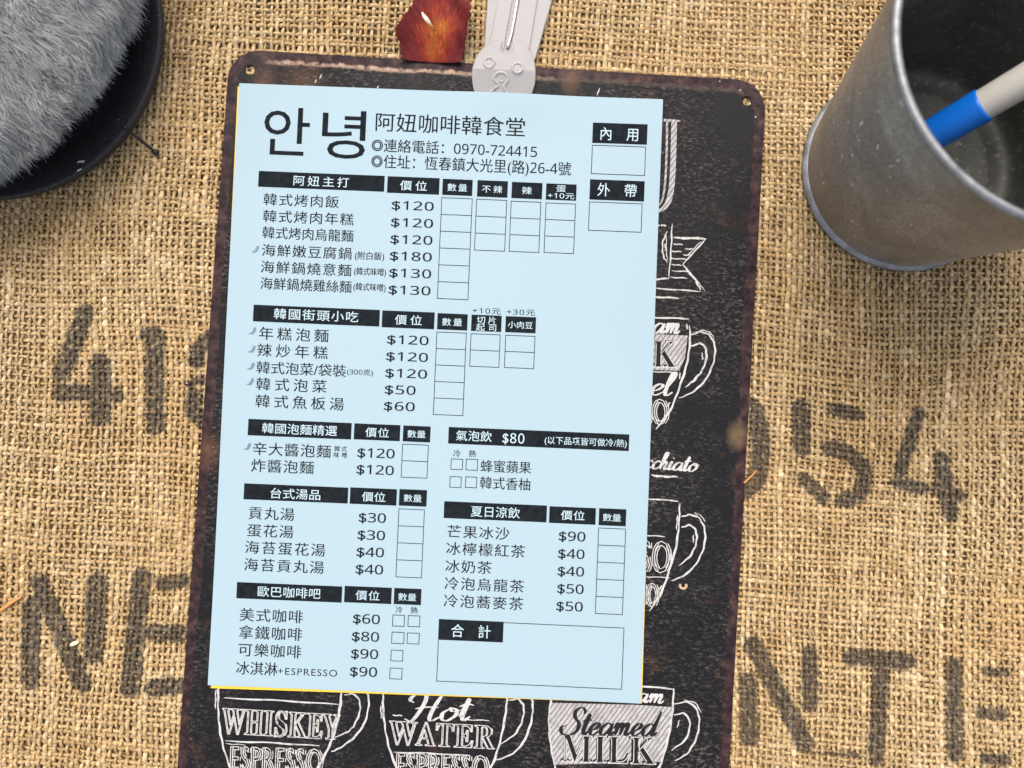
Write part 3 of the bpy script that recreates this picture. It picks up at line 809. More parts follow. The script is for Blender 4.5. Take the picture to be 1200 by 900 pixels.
# ------------------------------------------------------------------ tin sign
SIGN_TOP = .55
sign = empty('tin_sign', (0, 0, 0), -0.021)
sc_, ss_ = math.cos(-0.021), math.sin(-0.021)
sign.location = Vector((13.68 * sc_ - -26.7 * ss_, 13.68 * ss_ + -26.7 * sc_, 0)) * MM
tag(sign, 'black vintage tin sign with chalk drawn coffee cups and worn border, under the menu', 'sign')
def rrect(hx, hy, r, n=12):
    P = []
    for cx, cy, a0 in ((hx - r, hy - r, 0), (-hx + r, hy - r, 90), (-hx + r, -hy + r, 180), (hx - r, -hy + r, 270)):
        for k in range(n + 1):
            a = math.radians(a0 + 90 * k / n); P.append((cx + r * math.cos(a), cy + r * math.sin(a)))
    return P
HOLES = [(-87.3, 135.3), (88.3, 135.0), (-87.3, -135.2), (88.3, -135.2)]
plate('sign_plate', [rrect(95, 142.5, 11)] + [circle(h, 1.65, 24) for h in HOLES], .05, .5, .2, M_TIN, sign)

class Ribbon:
    """flat printed strokes on the sign; every stroke lies a hair above the one before"""
    zc = 0
    def __init__(s): s.v = []; s.f = []
    def stroke(s, P, wf):
        Ribbon.zc = (Ribbon.zc + 1) % 40
        z = SIGN_TOP + .03 + .0015 * Ribbon.zc
        P = np.asarray(P, float); T = np.gradient(P, axis=0); T /= np.linalg.norm(T, axis=1)[:, None] + 1e-9
        N = np.stack([-T[:, 1], T[:, 0]], 1)
        w_ = np.array([wf(i / (len(P) - 1), T[i]) for i in range(len(P))])[:, None] / 2
        n0 = len(s.v)
        for q, (a, b) in enumerate(zip(P + N * w_, P - N * w_)): s.v += [(a[0], a[1], z + .0007 * q), (b[0], b[1], z + .0007 * q)]
        s.f += [(n0 + 2 * i + 1, n0 + 2 * i + 3, n0 + 2 * i + 2, n0 + 2 * i) for i in range(len(P) - 1)]
    def build(s, name, mat, parent, label=None):
        o = py_mesh(name, s.v, s.f, mat, parent, smooth=False)
        if label: o['label'] = label
        return o

rr = random.Random(3)
def chalk_w(w0):
    ph = rr.uniform(0, 6)
    return lambda t, T: w0 * (.35 + .65 * min(1, 5 * t, 5 * (1 - t)) ** .5) * (1 + .16 * math.sin(t * 17 + ph) + .1 * math.sin(t * 41 + ph))
names = {'letter': ('big_letter', 'large white serif letter stroke by the top right of the menu'), 'banner': ('banner_drawing', 'white ribbon banner tail'), 'word': ('underline', None),
         'cupA': ('cup_drawing', 'chalk cup with hatched band and handle, upper right'), 'cupB': ('cup_drawing', 'chalk espresso cup with handle, lower right'), 'cupD': ('cup_drawing', 'chalk cup edge peeking out left of the menu'),
         'cupE': ('cup_drawing', 'chalk whiskey espresso cup at the bottom left'), 'cupF': ('cup_drawing', 'chalk hot water cup at the bottom middle'), 'cupG': ('cup_drawing', 'chalk steamed milk cup at the bottom right')}
drawings = {}
for g, (nm, lab) in names.items():
    rb = Ribbon()
    for gg, wmm, pts in STROKES:
        if gg == g:
            P = catmull(pts, 10) if len(pts) > 2 else np.array([np.array(pts[0]) + (np.array(pts[1]) - np.array(pts[0])) * t for t in np.linspace(0, 1, 14)])
            if g != 'letter': P = P + np.stack([.10 * np.sin(np.arange(len(P)) * .9 + rr.uniform(0, 6)), .10 * np.cos(np.arange(len(P)) * .7)], 1)
            rb.stroke(P, chalk_w(wmm * 1.2) if g != 'letter' else (lambda t, T, w0=wmm: w0 * (1 - .55 * max(0, t - .6) / .4)))
    drawings[g] = rb.build(nm, M_HATCH if g == 'letter' else M_CHALK, sign, lab)
def flat_poly(name, pts, z, mat, parent):
    o = py_mesh(name, [(x, y, z) for x, y in pts], [tuple(range(len(pts)))[::-1]], mat, parent, smooth=False)
    if o.data.polygons[0].normal.z < 0: o.data.flip_normals()
    return o
flat_poly('hatched_band', BAND_A, SIGN_TOP + .015, M_HATCH, drawings['cupA'])
flat_poly('hatched_band', BAND_G, SIGN_TOP + .015, M_HATCH, drawings['cupG'])
rb = Ribbon(); rb.stroke(catmull(RUST_RING, 8), lambda t, T: .8)
rb.build('rust_ring', Mat('pale_rust', (.45, .30, .17), .8).m, sign, 'small pale rust curl under the espresso cup')

# scratches and nicks in the paint, mostly along the upper edge and the border
SCR = [(-62.5, 133.5, .7, 1.9), (-64.0, 132.0, .4, 1.4), (-50.5, 131.0, .3, .6), (-42, 131.5, .6, 1.0), (78.6, 141.0, -.4, .5), (85.6, 138.4, .3, .5), (91.5, 129.2, .4, .5), (89.6, 133.6, -.3, 1.0), (35.5, 133.6, .9, 2.8), (35.0, 131.2, .3, .8)]
for q, (x, y, dx, dy) in enumerate(SCR):
    rb = Ribbon()
    rb.stroke([(x, y), (x + dx * .5 + .05, y + dy * .5), (x + dx, y + dy)], lambda t, T: .34 * (.4 + math.sin(math.pi * t)))
    rb.build('paint_scratch', M_CHALK, sign)

# single stroke brush script
SCRIPT = {
 'a': (1.22, [[(.9, .8), (.55, 1), (.12, .62), (.14, .12), (.42, 0), (.78, .4), (.96, 1)], [(.96, 1), (.86, .25), (1.0, 0), (1.25, .3)]]),
 'm': (1.45, [[(-.05, .55), (.14, 1), (.2, .6), (.16, 0)], [(.18, .4), (.46, 1), (.62, .8), (.56, 0)], [(.6, .4), (.9, 1), (1.06, .8), (1.0, .15), (1.16, 0), (1.42, .3)]]),
 'c': (.86, [[(.78, .78), (.5, 1), (.1, .6), (.14, .1), (.46, 0), (.9, .35)]]),
 'h': (1.0, [[(-.05, .3), (.34, 1.4), (.42, 2.05), (.22, 2.0), (.13, 1.1), (.1, 0)], [(.12, .35), (.42, 1), (.62, .8), (.56, .15), (.72, 0), (1.0, .3)]]),
 'i': (.52, [[(-.04, .35), (.16, 1), (.1, .2), (.24, 0), (.5, .3)], [(.22, 1.42), (.27, 1.5)]]),
 't': (.58, [[(-.04, .3), (.28, 1.75), (.14, .3), (.28, 0), (.56, .3)], [(-.15, 1.12), (.25, 1.3), (.62, 1.2)]]),
 'o': (1.08, [[(.5, 1), (.12, .62), (.14, .12), (.46, 0), (.82, .4), (.8, .85), (.5, 1), (.62, .75), (1.1, .85)]]),
 'e': (.9, [[(.0, .3), (.5, .5), (.72, .85), (.46, 1), (.12, .6), (.18, .1), (.48, 0), (.92, .35)]]),
 'l': (.6, [[(-.02, .3), (.4, 1.5), (.42, 2.05), (.24, 2.0), (.12, 1.0), (.14, .12), (.32, 0), (.6, .3)]]),
 'd': (1.28, [[(.9, .8), (.55, 1), (.12, .62), (.14, .12), (.42, 0), (.78, .4), (.98, 1.1), (1.16, 2.1)], [(1.14, 2.0), (.92, .3), (1.0, 0), (1.3, .3)]]),
 'S': (1.5, [[(1.3, 1.75), (1.25, 2.1), (.9, 2.3), (.5, 2.0), (.6, 1.45), (1.05, .95), (1.05, .3), (.5, -.1), (-.15, .1), (-.3, .6), (.1, .75)]]),
 'H': (1.7, [[(.1, 1.5), (-.15, 1.75), (.1, 2.2), (.55, 2.25), (.7, 1.7), (.5, .7), (.2, .02), (-.2, .2)], [(1.6, 2.3), (1.28, 1.2), (1.15, .3), (1.3, 0), (1.7, .3)], [(.25, 1.0), (.9, 1.12), (1.5, 1.05)]])}
def script_word(t, x0, y0, x1, y1, h, mat, name, parent, z_extra=0):
    tot = sum(SCRIPT[c][0] for c in t)
    dx, dy = x1 - x0, y1 - y0; Ln = math.hypot(dx, dy); ux, uy = dx / Ln, dy / Ln
    sx = Ln / tot; sl = .28
    rb = Ribbon(); cx = 0
    for c in t:
        adv, strokes = SCRIPT[c]
        for st in strokes:
            P = []
            for px, py in st:
                a = (cx + px) * sx + sl * py * h; b = py * h
                P.append((x0 + a * ux - b * uy, y0 + a * uy + b * ux))
            P = catmull(P, 9)
            bw = h * .31
            rb.stroke(P, lambda tt, T: bw * (.30 + .85 * abs(T[1]) ** 1.5) * (.5 + .5 * min(1, 6 * tt, 6 * (1 - tt))))
        cx += adv
    rb.v = [(x, y, z + z_extra) for x, y, z in rb.v]
    return rb.build(name, mat, parent)

TXT_CACHE = {}
def text_mesh(s, spacing=1.0, offset=0.0):
    key = (s, round(spacing, 3), offset)
    if key in TXT_CACHE: return TXT_CACHE[key]
    cu = bpy.data.curves.new('lettering', 'FONT'); cu.body = s; cu.space_character = spacing; cu.offset = offset; cu.resolution_u = 3
    o = bpy.data.objects.new('lettering', cu); COL.objects.link(o)
    me = bpy.data.meshes.new_from_object(o.evaluated_get(bpy.context.evaluated_depsgraph_get()))
    bpy.data.objects.remove(o); bpy.data.curves.remove(cu)
    v = np.zeros(len(me.vertices) * 3, np.float32); me.vertices.foreach_get('co', v); v = v.reshape(-1, 3)
    fs = [tuple(p.vertices) for p in me.polygons]
    bpy.data.meshes.remove(me)
    TXT_CACHE[key] = (v, fs)
    return v, fs

def math_caps(t, start): return ''.join(chr(start + ord(c) - 65) if c.isalpha() else c for c in t)
def placed(v, x0, y0, x1, y1, h):
    lo = v.min(0); hi = v.max(0); Ln = math.hypot(x1 - x0, y1 - y0); ux, uy = (x1 - x0) / Ln, (y1 - y0) / Ln
    a = (v[:, 0] - lo[0]) / (hi[0] - lo[0]) * Ln; b = (v[:, 1] - lo[1]) / (hi[1] - lo[1]) * h
    return np.stack([x0 + a * ux - b * uy, y0 + a * uy + b * ux], 1)
def outline_word(t, x0, y0, x1, y1, h, w1, name, parent, shadow=0.0):
    """chalk outline drawn round each letter"""
    v, fs = text_mesh(t, 1.06); p = placed(v, x0, y0, x1, y1, h)
    cnt = {}
    for f in fs:
        for a, b in zip(f, f[1:] + f[:1]): cnt[(min(a, b), max(a, b))] = cnt.get((min(a, b), max(a, b)), 0) + 1
    V = []; Fs = []; k = 0
    for (a, b), c in cnt.items():
        if c != 1: continue
        A, B = p[a], p[b]; d = B - A; L_ = np.hypot(*d)
        if L_ < 1e-5: continue
        d = d / L_; n = np.array([-d[1], d[0]])
        for dx, ww, in ((0, w1),) + (((shadow, w1 * 1.1),) if shadow and abs(d[1]) > .8 else ()):
            k += 1; z = SIGN_TOP + .03 + .001 * (k % 60); e = d * ww * .35; off = np.array([dx, 0])
            q = [A - e - n * ww / 2 + off, B + e - n * ww / 2 + off, B + e + n * ww / 2 + off, A - e + n * ww / 2 + off]
            i0 = len(V); V += [(x, y, z) for x, y in q]; Fs.append((i0, i0 + 1, i0 + 2, i0 + 3))
    return py_mesh(name, V, Fs, M_CHALK, parent, smooth=False)
def block_word(t, x0, y0, x1, y1, h, name, parent):
    v, fs = text_mesh(t, 1.0, .016); p = placed(v, x0, y0, x1, y1, h)
    z = SIGN_TOP + .024
    o = py_mesh(name, [(x, y, z) for x, y in p], fs, M_DARKINK, parent, smooth=False)
    if sum(pp.normal.z for pp in o.data.polygons) < 0: o.data.flip_normals()
    return o
for kind, t, x0, y0, x1, y1, h in WORDS:
    if kind == 'script': script_word(t, x0, y0, x1, y1, h, M_CHALK, 'script_lettering', sign)
    elif kind == 'dark_script': script_word(t, x0, y0, x1, y1, h, M_DARKINK, 'script_lettering', sign)
    elif kind == 'outline': outline_word(t, x0, y0, x1, y1, h, .30, 'outlined_lettering', sign, .75)
    elif kind == 'serif': outline_word(math_caps(t, 0x1D400), x0, y0, x1, y1, h, .27, 'outlined_lettering', sign, .40)
    else:
        s_ = math_caps(t, 0x1D400)
        block_word(s_, x0, y0, x1, y1, h, 'block_lettering', sign)
        outline_word(s_, x0 + .35, y0 - .3, x1 + .35, y1 - .3, h, .28, 'block_outline', sign)

# ------------------------------------------------------------------ sheets of paper
HW, HH = 74.6, 105.0
def paper_h(x, y):
    """gentle unevenness of the lying sheet: raised over the clip end, slightly lifted corners"""
    x = np.asarray(x, float); y = np.asarray(y, float)
    b = 1.15 * np.exp(-((x - 20) / 18) ** 2 - ((y - 106) / 12) ** 2)
    c = .5 * np.exp(-((x - 80) / 26) ** 2 - ((y + 25) / 50) ** 2) + .5 * np.exp(-((x + 78) / 26) ** 2 - ((y - 30) / 50) ** 2)
    c += .6 * np.exp(-((x + 76) / 28) ** 2 - ((y + 106) / 28) ** 2) + .4 * np.exp(-((x - 76) / 26) ** 2 - ((y - 105) / 26) ** 2)
    c += .10 * np.sin(x * .06 + y * .03) + .1
    return b + c
def sheet(name, hw, hh, z0, th, mat, hfun, parent):
    nx, ny = 76, 106
    X, Y = np.meshgrid(np.linspace(-hw, hw, nx), np.linspace(-hh, hh, ny), indexing='ij')
    H = hfun(X, Y)
    top = np.stack([X, Y, z0 + H], -1).reshape(-1, 3); bot = np.stack([X, Y, z0 + H - th], -1).reshape(-1, 3)
    idx = np.arange(nx * ny).reshape(nx, ny); n = nx * ny
    F = [np.stack([idx[:-1, :-1], idx[1:, :-1], idx[1:, 1:], idx[:-1, 1:]], -1).reshape(-1, 4)]
    F.append(F[0][:, ::-1] + n)
    per = np.concatenate([idx[:, 0], idx[-1, 1:], idx[-2::-1, -1], idx[0, -2:0:-1]])
    nxt = np.roll(per, -1)
    F.append(np.stack([per, per + n, nxt + n, nxt], -1))
    return np_mesh(name, np.concatenate([top, bot]), np.concatenate(F), mat, parent, smooth=False)
PZ = 1.15
yel = empty('yellow_sheet', (-.05, -.55, 0), math.radians(.42))
tag(yel, 'yellow paper sheet showing as a thin rim beneath the blue menu', 'paper sheet')
sheet('sheet', HW - .25, HH, PZ - .22, .12, M_YELLOW, lambda x, y: paper_h(x - .4, y - .5) * .86, yel)
menu = empty('menu_sheet', (0, 0, 0))
tag(menu, 'pale blue printed order menu with large Korean title, on top of the yellow sheet', 'menu')
sheet('sheet', HW, HH, PZ, .12, M_BLUE, paper_h, menu)
INK_Z = .045
def printed(name, p, fs, mat, parent, dz=INK_Z, label=None):
    z = PZ + paper_h(p[:, 0], p[:, 1]) + dz
    o = py_mesh(name, np.column_stack([p, z]), fs, mat, parent, smooth=False)
    if sum(pp.normal.z for pp in o.data.polygons) < 0: o.data.flip_normals()
    if label: o['label'] = label
    LAST[0] = o
    return o
LAST = [None]
def bar_mesh(x0, y0, x1, y1):
    nx = max(2, int((x1 - x0) / 2) + 1); ny = max(2, int((y1 - y0) / 2) + 1)
    X, Y = np.meshgrid(np.linspace(x0, x1, nx), np.linspace(y0, y1, ny), indexing='ij')
    idx = np.arange(nx * ny).reshape(nx, ny)
    F = np.stack([idx[:-1, :-1], idx[1:, :-1], idx[1:, 1:], idx[:-1, 1:]], -1).reshape(-1, 4)
    return np.stack([X.ravel(), Y.ravel()], 1), [tuple(int(i) for i in f) for f in F]
DIG = {c: chr(0x1D7E2 + i) for i, c in enumerate('0123456789')}
ASPECT = {'w': 1.4, 'h': 1.16, 'c': 1.10, 'l': 1.0, 'b': 1.0, 'n': 1.0, 'd': 1.52, 'D': .95, 'e': 1.15}
OFFS = {'w': .004, 'h': .003, 'c': 0, 'l': 0, 'b': .004, 'n': 0, 'd': .004, 'D': .006, 'e': 0}
def fit_text(s, cx, cy, wd, h, kind):
    s = ''.join(DIG.get(c, c) for c in s)
    off = OFFS[kind]
    v, fs = text_mesh(s, 1.0, off)
    ext = v[:, 0].max() - v[:, 0].min()
    if kind == 'b':
        lo, hi = v.min(0), v.max(0)
        p = np.stack([cx - wd / 2 + (v[:, 0] - lo[0]) / ext * wd, cy - h / 2 + (v[:, 1] - lo[1]) / (hi[1] - lo[1]) * h], 1)
        return p, fs
    em = h / (.73 if kind in 'dDe' else .915)
    mid = .365 if kind in 'dDe' else .375
    sx = em * ASPECT[kind]
    if len(s) > 1 and ext * sx < wd * .985:
        v2, _ = text_mesh(s, 1.3, off)
        e2 = v2[:, 0].max() - v2[:, 0].min()
        sp = 1 + (wd / sx - ext) / max(e2 - ext, 1e-6) * .3
        v, fs = text_mesh(s, sp, off)
    lo = v[:, 0].min(); ext = v[:, 0].max() - lo
    p = np.stack([cx - wd / 2 + (v[:, 0] - lo) / ext * wd, cy + (v[:, 1] - mid) * em], 1)
    return p, fs
for x0, y0, x1, y1, txts in BARS:
    p, fs = bar_mesh(x0, y0, x1, y1)
    b = printed('heading_bar', p, fs, M_TONER, menu)
    for s, cx, cy, wd, h, k in txts:
        p, fs = fit_text(s, cx, cy, wd, h, k)
        printed('heading_lettering', p, fs, M_REVERSED, b, INK_Z + .04)
for nm, s, cx, cy, wd, h, k in TEXTS:
    p, fs = fit_text(s, cx, cy, wd, h, k)
    printed(nm, p, fs, M_TONER, menu)
    if k in 'cldn':                                        # struck twice: the toner spreads a little sideways
        o = LAST[0]
        me = o.data; bm = bmesh.new(); bm.from_mesh(me); g2 = bmesh.ops.duplicate(bm, geom=bm.verts[:] + bm.edges[:] + bm.faces[:])
        for v in [e for e in g2['geom'] if isinstance(e, bmesh.types.BMVert)]: v.co.x += .06 * MM; v.co.z += .006 * MM
        bm.to_mesh(me); bm.free()
for nm, x0, y0, x1, y1, rows in GRIDS:
    t = .23
    P = []; Fs = []
    def add(a, b, c, d):
        q, f = bar_mesh(a, b, c, d); n0 = sum(len(x) for x in P); P.append(q); Fs.extend(tuple(i + n0 for i in ff) for ff in f)
    add(x0, y0, x0 + t, y1); add(x1 - t, y0, x1, y1)
    for r in range(rows + 1):
        yy = y0 + (y1 - y0 - t) * r / rows
        add(x0 + t, yy, x1 - t, yy + t)
    printed(nm, np.concatenate(P), Fs, M_TONER, menu, INK_Z + .012)
for cx, cy in CHILI:
    c = catmull([(1.0, 1.3), (.75, .3), (.1, -.75), (-1.15, -.95)], 6); n = len(c)
    T = np.gradient(c, axis=0); T /= np.linalg.norm(T, axis=1)[:, None]; N = np.stack([-T[:, 1], T[:, 0]], 1)
    wv_ = np.array([.12 + .42 * math.sin(math.pi * min(1, .18 + .85 * i / (n - 1))) for i in range(n)])[:, None]
    p = np.concatenate([c + N * wv_, c - N * wv_]) + np.array([cx, cy])
    printed('chili_mark', p, [(i, i + 1, n + i + 1, n + i) for i in range(n - 1)], M_CHILI, menu)

# ------------------------------------------------------------------ plastic clip
def cen(P): a = np.array(P); return a.mean(0)
clip = empty('plastic_clip', (*cen(CLIP_HEAD), 0))
tag(clip, 'milky plastic clip with moulded face and steel wire tucked under the menu', 'clip')
co = tuple(cen(CLIP_HEAD))
back = catmull(CLIP_BACK + CLIP_BACK[:1], 2)[:-1]
bk = plate('back_arm', [CLIP_BACK], .75, 1.3, .4, M_MILKY, clip, co)
arm_pts = [(a[0] + (.0), a[1]) for a in CLIP_BACK]
wx = np.array(CLIP_WIRE)
hd = catmull(CLIP_HEAD + CLIP_HEAD[:1], 6)[:-1]
up = wx[0] - wx[-1]; up = up / np.linalg.norm(up); nrm = np.array([up[1], -up[0]])
def taper(o):
    """the head thins towards its tip, which lies under the paper"""
    for v in o.data.vertices:
        yy = v.co.y / MM + co[1]
        t = min(1, max(0, (yy - 103.5) / 9.0))
        v.co.z = (.72 + (v.co.z / MM - 1.3) * (.35 + .65 * t) + .65 * t) * MM
    return o
slot = [tuple(wx[-1] - up * .9 + nrm * 1.25 * math.cos(a) + up * 1.25 * math.sin(a)) for a in np.linspace(math.pi, 2 * math.pi, 9)]
arm = [tuple(wx[0] - nrm * 1.25)] + slot + [tuple(wx[0] + nrm * 1.25), tuple(wx[0] + nrm * 7.0), tuple(wx[-1] + up * 2 + nrm * 7.6), tuple(wx[-1] - up * 6 + nrm * 7.9), tuple(wx[-1] - up * 6 - nrm * 6.6), tuple(wx[-1] + up * 2 - nrm * 6.4), tuple(wx[0] - nrm * 5.8)]
plate('front_arm', [arm], 2.0, .7, .2, M_MILKY, clip, co)
slot2 = [tuple(wx[-1] - up * .9 + nrm * 2.0 * math.cos(a) + up * 2.0 * math.sin(a)) for a in np.linspace(math.pi, 2 * math.pi, 9)]
top_l = tuple(wx[-1] + up * 1.6 - nrm * 2.0); top_r = tuple(wx[-1] + up * 1.6 + nrm * 2.0)
n_h = [tuple(q) for q in CLIP_HEAD[1:-1]]
shoulder = catmull(n_h, 6)
taper(plate('front_head', [[top_l] + slot2 + [top_r] + [tuple(q) for q in shoulder[::-1]]], 1.35, 1.9, .45, M_MILKY, clip, co))
for e in CLIP_EYES:
    g = Geo(); tube(g, [(e[0] - co[0] + 1.75 * math.cos(a), e[1] - co[1] + 1.75 * math.sin(a), 3.15) for a in np.linspace(0, 2 * math.pi, 33)], .6, 8, False)
    n0 = len(g.v); g.add([(e[0] - co[0], e[1] - co[1], 3.5)] + [(e[0] - co[0] + 1.45 * math.cos(a), e[1] - co[1] + 1.45 * math.sin(a), 3.1) for a in np.linspace(0, 2 * math.pi, 25)[:-1]], [(0, 1 + k, 1 + (k + 1) % 24) for k in range(24)])
    g.build('eye', M_MILKY, clip)
g = Geo()
zf = lambda y: 1.42 + 1.75 * min(1, max(0, (y - 103.5) / 9.0))
tube(g, [(x - co[0], y - co[1], zf(y)) for x, y in catmull(CLIP_NOSE + CLIP_NOSE[:1], 6)], .58, 8, False)
n_ = CLIP_NOSTRIL[0]
tube(g, [(n_[0] - co[0] + .8 * math.cos(a), n_[1] - co[1] + .8 * math.sin(a), zf(n_[1])) for a in np.linspace(0, 2 * math.pi, 25)], .25, 8, False)
for P in (CLIP_MOUTH, CLIP_MOUTH_B): tube(g, [(x - co[0], y - co[1], zf(y)) for x, y in catmull(P, 5)], .28, 8)
g.build('muzzle', M_MILKY, clip)
g = Geo()
tube(g, [(x - co[0], y - co[1], z) for (x, y), z in zip(catmull(CLIP_WIRE, 8), np.linspace(2.9, 2.6, 25))], .55, 10)
g.build('wire', M_STEEL, clip)

# ------------------------------------------------------------------ dried petal
P = np.array(PETAL); pc_ = P.mean(0)
ring_pts = catmull(PETAL + PETAL[:1], 8)[:-1]
# rough notched edge
kk = np.arange(len(ring_pts)); nrm2 = ring_pts - pc_; nrm2 /= np.linalg.norm(nrm2, axis=1)[:, None]
ring_pts = ring_pts + nrm2 * ((.16 * np.sin(kk * 1.9) + .12 * np.sin(kk * 3.7 + 1) + .2 * np.sin(kk * .77)) * (ring_pts[:, 1] > P[:, 1].min() + 2))[:, None]
LV = 26; n = len(ring_pts); V = []; A_ = []; Ve = []; Ri = []
root_pt = np.array([pc_[0] + .6, P[:, 1].min() - 1])
for l in range(LV):
    t = 1 - (l / (LV - 1)) * .985
    for q in ring_pts:
        p = pc_ + (q - pc_) * t
        u = (p[0] - pc_[0]) / 8.5; vy = (p[1] - pc_[1]) / 11
        z = 1.7 + 3.4 * abs(u) ** 2.2 * (1 if u < 0 else 1.25) + .55 * math.sin(u * 5 + vy * 3) * .6 + 1.0 * max(0, vy) + .6 * math.sin(vy * 7 + u * 9) * t
        cr = (p[0] - pc_[0] + 4.2) * .86 + (p[1] - pc_[1] - 5.0) * .42
        z += 1.8 * math.exp(-(cr / .9) ** 2) * min(1, max(0, (8 - vy * 11) / 6)) - .5 * math.exp(-((cr - 1.6) / .8) ** 2)
        sdn = max(0.0, min(1.0, (vy + 1.0) / .9)); sdn = sdn * sdn * (3 - 2 * sdn)
        z = .9 + (z - .9) * (.25 + .75 * sdn)
        z += .55 * math.exp(-((u - .62) / .10) ** 2) * 1.6
        V.append((p[0] - pc_[0], p[1] - pc_[1], z))
        A_.append(max(0, min(1, .22 + .75 * (t ** 4) * (.35 + .75 * abs(u)) + .55 * max(0, u - .28) + .75 * max(0, -u - .05) + .35 * max(0, vy - .1))))
        d = p - root_pt
        Ve.append(math.atan2(d[0], d[1])); Ri.append(np.hypot(*d) * .1)
Fs = [(l * n + k, l * n + (k + 1) % n, (l + 1) * n + (k + 1) % n, (l + 1) * n + k) for l in range(LV - 1) for k in range(n)]
petal = empty('rose_petal', (*pc_, 0))
tag(petal, 'dried red and orange rose petal on the burlap touching the top of the sign', 'petal')
pm = np_mesh('petal_blade', V, Fs, M_PETAL, petal, attrs={'edge': A_, 'vein': Ve, 'rise': Ri})
if sum(p.normal.z for p in list(pm.data.polygons)[:50]) < 0: pm.data.flip_normals()
so = pm.modifiers.new('thickness', 'SOLIDIFY'); so.thickness = .25 * MM; so.offset = -1
g = Geo()
tp = catmull([(-4.6, 5.3), (-3.6, 3.6), (-2.3, 2.2), (-.9, 1.1)], 6); m = len(tp)
wds = [.12 + .75 * math.sin(math.pi * i / (m - 1)) ** .8 for i in range(m)]
def pz(u_, v_): 
    best = min(V, key=lambda q: (q[0] - u_) ** 2 + (q[1] - v_) ** 2); return best[2]
g.add([(x + w_ * .7, y + w_ * .7, pz(x, y) + .30) for (x, y), w_ in zip(tp, wds)] + [(x - w_ * .5, y - w_ * .5, pz(x, y) + .42) for (x, y), w_ in zip(tp, wds)], [(i, i + 1, m + i + 1, m + i) for i in range(m - 1)])
tr = g.build('torn_fold', M_TORN, petal)
tr.modifiers.new('thickness', 'SOLIDIFY').thickness = .15 * MM

# ------------------------------------------------------------------ galvanised cup
cup = empty('metal_cup', (160.33, 83.65, .3))
cup.rotation_euler = (-0.040, -0.017, 0)
tag(cup, 'scratched galvanised metal cup with a dark inside, holding a blue gripped pen', 'cup')
RB, RT, HC = 34.6, 46.4, 91.3
def wall(z): return RB + (RT - RB) * (z - 3) / (HC - 3)
g = Geo(); lathe(g, [(wall(z), z) for z in np.concatenate([[2.2, 3, 4, 5, 6], np.linspace(8, HC - 1, 30)])], 128)
g.build('outer_wall', M_GALV, cup)
g = Geo(); lathe(g, [(wall(z) - .9, z) for z in np.linspace(HC - 1, 6, 24)] + [(RB - 1.5, 4.6), (RB - 3, 4.0), (RB - 5, 3.7), (RB - 7.5, 4.3), (RB - 9, 4.3), (RB - 11, 3.8), (20, 3.7), (8, 3.6), (.01, 3.6)], 128)
g.build('inner_wall', M_INNER, cup)
g = Geo()
lathe(g, [(RT - .1 + 1.2 * math.cos(a), HC - .2 + 1.25 * math.sin(a)) for a in np.linspace(-2.4, 3.9, 18)][::1], 128)
g.build('rim', M_RIM, cup)
g = Geo()
lathe(g, [(RB - 1, 0.0), (RB + .6, 0.0), (RB + 1.25, .35), (RB + 1.45, 1.0), (RB + 1.25, 1.7), (RB + .6, 2.1), (RB + .25, 2.6), (RB - .4, 2.7)], 128)
g.build('base_ring', M_RIM, cup)

# ------------------------------------------------------------------ pen standing in the cup
A0 = np.array([161.1, 89.7, 45.0]); D0 = np.array([6.4, 3.9, 8.0]); D0 /= np.linalg.norm(D0)
pen = empty('ballpoint_pen', tuple(A0 - D0 * 50))
tag(pen, 'pen with a blue grip and grey beige barrel leaning inside the metal cup', 'pen')
O0 = A0 - D0 * 50
def along_pen(prof, name, mat):
    g = Geo(); d = Vector(D0); u = d.orthogonal().normalized(); v = d.cross(u); n = 40
    V = [tuple(d * (a + 50) + (u * math.cos(2 * math.pi * k / n) + v * math.sin(2 * math.pi * k / n)) * r) for a, r in prof for k in range(n)]
    Fs = [(i * n + k, i * n + (k + 1) % n, (i + 1) * n + (k + 1) % n, (i + 1) * n + k) for i in range(len(prof) - 1) for k in range(n)]
    g.add(V, Fs); return g.build(name, mat, pen)
along_pen([(-50, .3), (-49, .6), (-44, 2.2), (-38, 3.4), (-33, 4.4), (-32.5, 4.6)], 'tip', M_PEN)
along_pen([(-32.5, 4.3), (-32.2, 4.9), (-31, 5.1), (-10, 5.15), (-.9, 5.2), (-.35, 5.12), (0, 4.9), (0, 4.2)], 'grip', M_BLUEPL)
along_pen([(-.6, 4.62), (0, 4.64), (30, 4.9), (80, 4.9), (84, 4.6), (85, 3.6), (85.2, .01)], 'barrel', M_PEN)

# ------------------------------------------------------------------ black dish and plush
DX, DY = DISH
dish = empty('round_dish', (DX, DY, 0))
tag(dish, 'round black dish with a raised lip under the grey plush at the upper left', 'dish')
g = Geo()
lathe(g, [(.01, .3), (52, .3), (56, 1.0), (58.2, 4.5), (58.9, 7.6), (58.7, 8.3), (58.2, 8.6), (57.4, 8.45), (54, 7.4), (50, 5.8), (46.5, 3.8), (44, 2.7), (20, 2.4), (.01, 2.4)], 160)
g.build('dish_body', M_DISH, dish)
(wx0, wy0), (wx1, wy1), (wx2, wy2) = WIRE_PIN
pin = empty('wire_pin', (wx2, wy2, 0))
tag(pin, 'short black wire with ball end poking over the lip of the black dish', 'wire')
g = Geo()
tube(g, [(x - wx2, y - wy2, z) for x, y, z in catmull([(wx0, wy0, 9.4), (.5 * (wx0 + wx1), .5 * (wy0 + wy1), 9.2), (wx1, wy1, 6.5), (wx2, wy2, 1.5)], 8)], .55, 10)
g.build('shaft', M_BLACKMETAL, pin)
